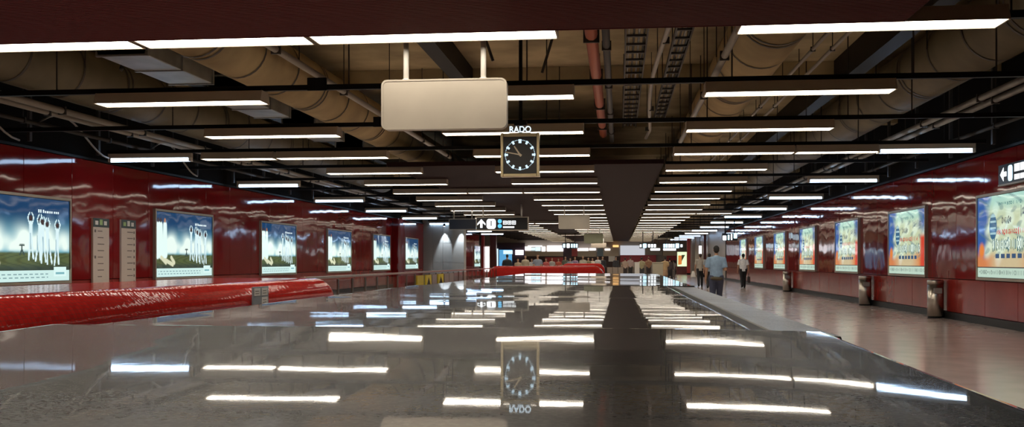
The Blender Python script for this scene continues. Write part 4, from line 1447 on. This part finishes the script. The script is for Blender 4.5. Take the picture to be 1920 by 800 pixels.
def figure(key, stride=0.0, arms='down', vox=0.02, sleeve='short', skirt=False, fingers=False):
    """unit-height figure facing +Y; returns body, shirt, trousers, shoe, hair meshes"""
    k = (key, stride, arms, vox, sleeve, skirt)
    if k in ARCH:
        return ARCH[k]
    body, shirt, trou, hair = MB(), MB(), MB(), MB()
    legs, shoes = [], []
    for s in (-1, 1):
        st = stride * s
        hip = Vector((0.050 * s, 0, 0.515))
        knee = Vector((0.052 * s, 0.10 * st + (0.03 if stride else 0.004), 0.285))
        ank = Vector((0.054 * s, 0.20 * st - (0.03 if st < 0 else 0.0), 0.045 + (0.03 if st < 0 else 0.0)))
        legs.append((hip, knee, ank))
        body.tube([hip + Vector((0, 0, 0.03)), hip, hip.lerp(knee, 0.5), knee, knee.lerp(ank, 0.35), ank], [0.05, 0.056, 0.044, 0.031, 0.032, 0.02], 12)
        if skirt:
            pass
        else:
            trou.tube([hip + Vector((-0.004 * s, -0.004, 0.04)), hip, hip.lerp(knee, 0.5), knee, knee.lerp(ank, 0.5), ank + Vector((0, 0, -0.005))],
                      [0.062, 0.066, 0.054, 0.044, 0.041, 0.037], 14)
        tilt = -0.03 if st < 0 else 0.0
        sh = MB()
        sh.tube([ank + Vector((0, -0.030, -0.022 - tilt * 0.2)), ank + Vector((0, -0.012, -0.020)), ank + Vector((0.003 * s, 0.045, -0.026 + tilt * 0.4)), ank + Vector((0.003 * s, 0.09, -0.030 + tilt * 0.6)), ank + Vector((0.003 * s, 0.108, -0.033 + tilt * 0.6))],
                [(0.018, 0.018), (0.026, 0.026), (0.028, 0.021), (0.027, 0.014), (0.014, 0.008)], 10)
        body.tube([ank + Vector((0, -0.02, -0.02)), ank + Vector((0, 0.05, -0.028))], [0.016, 0.014], 8)
        shoes.append(sh)
    # trunk
    rings = [(0.47, 0.075, 0.052, 0), (0.52, 0.088, 0.062, 0), (0.58, 0.080, 0.054, 0.002), (0.63, 0.076, 0.050, 0.004), (0.70, 0.088, 0.058, 0.004), (0.76, 0.098, 0.062, 0.0), (0.805, 0.094, 0.054, -0.004),
             (0.83, 0.058, 0.040, -0.004), (0.85, 0.030, 0.030, 0.0), (0.885, 0.028, 0.029, 0.006)]
    body.tube([(0, y, z) for z, rx, ry, y in rings], [(rx, ry) for z, rx, ry, y in rings], 20)
    srings = [(0.485, 0.099, 0.072, 0), (0.53, 0.100, 0.072, 0), (0.60, 0.094, 0.066, 0.002), (0.66, 0.094, 0.064, 0.003), (0.74, 0.106, 0.069, 0.001), (0.79, 0.108, 0.064, -0.003), (0.82, 0.088, 0.052, -0.005), (0.838, 0.050, 0.042, -0.003), (0.848, 0.036, 0.036, 0)]
    shirt.tube([(0, y, z) for z, rx, ry, y in srings], [(rx, ry) for z, rx, ry, y in srings], 24)
    if skirt:
        tr = [(0.56, 0.085, 0.06), (0.50, 0.098, 0.07), (0.40, 0.105, 0.08), (0.30, 0.115, 0.09)]
        trou.tube([(0, 0, z) for z, a_, b_ in tr], [(a_, b_) for z, a_, b_ in tr], 20)
    else:
        trou.tube([(0, 0, 0.47), (0, 0, 0.50), (0, 0, 0.56), (0, 0, 0.585)], [(0.080, 0.058), (0.096, 0.070), (0.092, 0.064), (0.086, 0.058)], 20)
    # arms
    for s in (-1, 1):
        sh = Vector((0.104 * s, -0.002, 0.795))
        sw = -stride * s * 0.6
        if arms == 'bent' or (arms == 'onebent' and s > 0):
            el = Vector((0.135 * s, -0.02, 0.635))
            wr = Vector((0.095 * s, 0.10, 0.66))
        elif arms == 'hip':
            el = Vector((0.165 * s, -0.045, 0.655))
            wr = Vector((0.150 * s, 0.03, 0.545))
        else:
            el = Vector((0.142 * s, 0.05 * sw - 0.012, 0.635))
            wr = Vector((0.150 * s, 0.13 * sw + 0.02, 0.495))
        d = (wr - el).normalized()
        body.tube([Vector((0.07 * s, 0, 0.80)), sh, sh.lerp(el, 0.5), el, el.lerp(wr, 0.35), wr], [0.032, 0.034, 0.028, 0.022, 0.022, 0.0145], 12)
        # hand: palm, four fingers of unequal length with a bend, thumb from the side
        side = d.cross(Vector((s, 0, 0))).normalized()
        palm_e = wr + d * 0.048
        nrm = Vector((-s, 0, 0))
        body.tube([wr - d * 0.005, wr + d * 0.02, palm_e], [(0.013, 0.014), (0.012, 0.022), (0.010, 0.024)], 10)
        for q, (off, ln_) in enumerate(((-0.0175, 0.040), (-0.006, 0.046), (0.006, 0.043), (0.0175, 0.034))):
            p0 = palm_e - d * 0.006 + side * off
            p1 = p0 + d * ln_ * 0.5 + side * off * 0.10 + nrm * 0.004
            p2 = p0 + d * ln_ * 0.92 + side * off * 0.12 + nrm * 0.014
            body.tube([p0, p1, p2], [0.0056, 0.0052, 0.0042], 8)
        tb = wr + d * 0.016 - side * 0.016
        body.tube([tb, tb - side * 0.018 + d * 0.016 + nrm * 0.006, tb - side * 0.022 + d * 0.034 + nrm * 0.010], [0.0075, 0.0062, 0.005], 8)
        if sleeve == 'short':
            shirt.tube([Vector((0.06 * s, -0.002, 0.797)), sh, sh.lerp(el, 0.45), sh.lerp(el, 0.78)], [0.040, 0.046, 0.042, 0.040], 14)
        else:
            shirt.tube([Vector((0.06 * s, -0.002, 0.797)), sh, sh.lerp(el, 0.5), el, el.lerp(wr, 0.5), el.lerp(wr, 0.95)], [0.040, 0.044, 0.038, 0.033, 0.030, 0.026], 14)
    # head: skull, jaw, nose, ears, brow
    body.ball((0, 0.000, 0.945), (0.0415, 0.050, 0.054), 16, 12)
    body.ball((0, 0.016, 0.912), (0.032, 0.036, 0.038), 14, 10)
    body.tube([(0, 0.046, 0.945), (0, 0.060, 0.924)], [0.006, 0.010], 8)
    body.tube([(0, 0.044, 0.902), (0, 0.052, 0.900)], [(0.014, 0.006), (0.010, 0.004)], 8)
    for s in (-1, 1):
        body.ball((0.042 * s, -0.003, 0.932), (0.007, 0.012, 0.018), 8, 6)
    hair.ball((0, -0.006, 0.951), (0.0455, 0.053, 0.050), 18, 10, zmin=-0.12)
    hair.ball((0, -0.020, 0.930), (0.041, 0.038, 0.042), 16, 10)
    out = dict(body=remesh(body, vox), shirt=remesh(shirt, vox * 1.3), trousers=remesh(trou, vox * 1.3), hair=remesh(hair, vox), shoes=[remesh(s_, vox, 2) for s_ in shoes])
    ARCH[k] = out
    return out


def person(label, px, head_y, Y, fig, colors, face=0.0, group=None, H=None, X=None):
    P_ = at_y(px, head_y, Y)
    H = H or P_.z
    t = thing('person', label, 'person', (P_.x if X is None else X, Y, 0), face, group)
    nm = ('skin', 'shirt', 'trousers', 'hair')
    ms = []
    for n_, c_ in zip(nm, colors):
        key = 'cloth_%s_%d_%d_%d' % (n_, *[int(255 * q) for q in c_])
        ms.append(mat(key, c_, 0.7 if n_ != 'skin' else 0.5, vary=(14, 0.12)))
    for part, mm in (('body', ms[0]), ('shirt', ms[1]), ('trousers', ms[2]), ('hair', ms[3])):
        me = fig[part].copy()
        me.materials.clear()
        me.materials.append(mm)
        o = link(part, me, t)
        o.scale = (H, H, H)
    for s_ in fig['shoes']:
        me = s_.copy()
        me.materials.clear()
        me.materials.append(M_BLACK)
        o = link('shoe', me, t)
        o.scale = (H, H, H)
    return t, H


SKIN = (0.42, 0.24, 0.15)
HAIR = (0.012, 0.010, 0.009)
f_near = figure('near', 0.35, 'onebent', 0.0058, 'short')
f_walk = figure('walk', 0.55, 'down', 0.0058, 'short')
f_stand = figure('stand', 0.0, 'down', 0.02, 'short')
f_long = figure('long', 0.3, 'down', 0.02, 'long')
f_bent = figure('bent', 0.0, 'bent', 0.02, 'short')
f_skirt = figure('skirt', 0.2, 'onebent', 0.02, 'short', True)

p1, H1 = person('man in a blue short sleeved shirt and jeans walking away, olive waist bag', 1343, 460, 25.0, f_near, (SKIN, (0.23, 0.34, 0.47), (0.045, 0.055, 0.10), HAIR), 0.0)
bag = MB()
bag.tube([(-0.075 * H1, -0.085 * H1, 0.515 * H1), (-0.06 * H1, -0.1 * H1, 0.515 * H1), (0.05 * H1, -0.1 * H1, 0.51 * H1), (0.07 * H1, -0.08 * H1, 0.51 * H1)], [(0.03, 0.05), (0.045, 0.075), (0.045, 0.075), (0.03, 0.05)], 14)
tag(link('waist_bag', bag.mesh('waist_bag', mat('olive_bag', (0.075, 0.062, 0.035), 0.7), True), p1), 'olive waist bag worn at the back', None)
belt = MB()
n = 28
vs, fs = [], []
for j, zz in enumerate((0.515, 0.535)):
    for q in range(n):
        a = 2 * math.pi * q / n
        vs.append((0.104 * H1 * math.cos(a), 0.077 * H1 * math.sin(a), zz * H1))
belt.add(vs, [(q, (q + 1) % n, n + (q + 1) % n, n + q) for q in range(n)])
belt.build('bag_strap', MATS['olive_bag'], p1, True)

p2, H2 = person('man in a white shirt and black trousers walking away by the right wall', 1393.5, 475, 48.5, f_walk, (SKIN, (0.88, 0.88, 0.90), (0.012, 0.012, 0.014), HAIR), 0.05)
bg = thing('briefcase', 'dark briefcase carried by the white shirted man', 'bag', (p2.location.x + 0.155 * H2, 48.5 - 0.02, 0.26), 0)
link('case_body', bevel_mesh(MB().box(-0.05, 0.05, -0.2, 0.2, 0, 0.30).mesh('case_body', mat('dark_leather', (0.03, 0.015, 0.012), 0.5)), 0.015, 2), bg)
MB().tube([(0, -0.06, 0.30), (0, -0.05, 0.45), (0, 0.05, 0.45), (0, 0.06, 0.30)], 0.01, 8).build('handle', MATS['dark_leather'], bg, True)

p3, H3 = person('person in pale grey top and black trousers walking left of the blue shirted man', 1313, 466, 50.0, f_walk, (SKIN, (0.40, 0.36, 0.30), (0.012, 0.012, 0.013), (0.05, 0.03, 0.02)), 0.0, H=1.68)
tag(link('shopping_bag', bevel_mesh(MB().prism([(-0.13, 0.0), (0.13, 0.0), (0.05, 0.30), (-0.05, 0.30)], 'y', -0.05, 0.05).mesh('shopping_bag', M_WHITE), 0.015, 2), None,
         (p3.location.x - 0.205 * H3, 50.0, 0.50)), 'white plastic bag held by the walker in a pale grey top', 'bag')
person('walker in a dark top half hidden behind the blue shirted man', 1330, 470, 47.0, f_walk, (SKIN, (0.20, 0.24, 0.28), (0.015, 0.015, 0.018), HAIR), 0.0, H=1.66)

CROWD = [  # px, head y, Y, figure, shirt, trousers, hair, facing, label
    (951, 476, 49, 'long', (0.012, 0.016, 0.022), (0.02, 0.02, 0.02), HAIR, 0, 'person in black seen from behind, leftmost of the far crowd'),
    (971, 484, 58, 'stand', (0.36, 0.27, 0.18), (0.10, 0.08, 0.06), (0.05, 0.03, 0.02), 180, 'short person in tan right of the one in black'),
    (985, 478, 60, 'long', (0.40, 0.34, 0.24), (0.12, 0.10, 0.08), HAIR, 180, 'tall person in pale khaki in the far left crowd'),
    (1008, 475.5, 50, 'bent', (0.25, 0.28, 0.35), (0.05, 0.05, 0.06), (0.10, 0.05, 0.03), 180, 'man in a blue grey shirt facing the camera over the red parapet'),
    (997, 484, 66, 'stand', (0.55, 0.55, 0.55), (0.03, 0.03, 0.04), HAIR, 160, 'person in white and black left of the blue grey shirted man'),
    (1024, 484, 66, 'skirt', (0.52, 0.10, 0.09), (0.3, 0.28, 0.25), HAIR, 170, 'person in a red top right of the blue grey shirted man'),
    (1035, 483, 70, 'stand', (0.40, 0.38, 0.36), (0.08, 0.07, 0.07), HAIR, 200, 'person in light grey between two red tops'),
    (1047, 484, 72, 'bent', (0.45, 0.08, 0.05), (0.06, 0.05, 0.05), (0.05, 0.02, 0.01), 180, 'person in dull red in the middle of the far crowd'),
    (1060, 480, 72, 'stand', (0.10, 0.11, 0.08), (0.04, 0.04, 0.04), HAIR, 180, 'person in dark olive in the middle of the far crowd'),
    (1069, 483, 70, 'long', (0.28, 0.29, 0.36), (0.05, 0.05, 0.08), HAIR, 180, 'person in slate blue in the middle of the far crowd'),
    (1078, 481, 74, 'stand', (0.30, 0.20, 0.32), (0.05, 0.04, 0.06), (0.16, 0.08, 0.03), 170, 'person in dusty purple in the far crowd'),
    (1093, 479, 66, 'bent', (0.50, 0.46, 0.36), (0.10, 0.09, 0.08), (0.14, 0.07, 0.03), 180, 'brown haired person in cream in the far crowd'),
    (1103, 482, 74, 'stand', (0.24, 0.20, 0.11), (0.05, 0.04, 0.04), HAIR, 190, 'person in brownish olive in the far crowd'),
    (1111, 483, 78, 'skirt', (0.58, 0.50, 0.40), (0.2, 0.18, 0.15), HAIR, 180, 'person in pale peach in the far crowd'),
    (1121, 480, 74, 'stand', (0.62, 0.62, 0.62), (0.04, 0.04, 0.05), HAIR, 150, 'person in a white shirt right of the crowd centre'),
    (1130, 480, 78, 'long', (0.02, 0.02, 0.025), (0.02, 0.02, 0.02), HAIR, 180, 'person in black right of the white shirt'),
    (1155, 481, 80, 'long', (0.03, 0.03, 0.035), (0.02, 0.02, 0.02), HAIR, 200, 'person in black beside the white poster'),
    (1172, 483, 72, 'stand', (0.38, 0.28, 0.22), (0.04, 0.03, 0.03), HAIR, 10, 'person in tan, left of the pair before the crimson band'),
    (1182, 480.5, 75, 'long', (0.40, 0.30, 0.28), (0.03, 0.03, 0.03), (0.05, 0.02, 0.02), 0, 'person in dusty pink, right of the pair before the crimson band'),
    (1203, 482, 66, 'stand', (0.40, 0.35, 0.20), (0.05, 0.05, 0.05), HAIR, 0, 'person in yellowish olive before the crimson band'),
    (1216, 481, 70, 'bent', (0.30, 0.16, 0.09), (0.04, 0.03, 0.03), (0.10, 0.04, 0.02), 20, 'person in rust brown right of the yellowish olive one'),
    (1247, 481, 58, 'skirt', (0.50, 0.34, 0.17), (0.42, 0.26, 0.15), HAIR, 0, 'woman in a peach orange dress right of the beige cabinet'),
    (1256, 483, 62, 'long', (0.06, 0.04, 0.04), (0.02, 0.02, 0.02), HAIR, -20, 'person in dark brown beside the peach dress'),
    (1263, 487, 76, 'stand', (0.30, 0.28, 0.26), (0.16, 0.14, 0.13), HAIR, 10, 'small person in grey near the advert kiosk'),
]
FG = dict(long=f_long, stand=f_stand, bent=f_bent, skirt=f_skirt)
for (px_, hy, Y, fk, c1, c2, ch, fc, lab) in CROWD:
    person(lab, px_, hy, Y, FG[fk], (SKIN, c1, c2, ch), math.radians(fc), 'distant crowd')
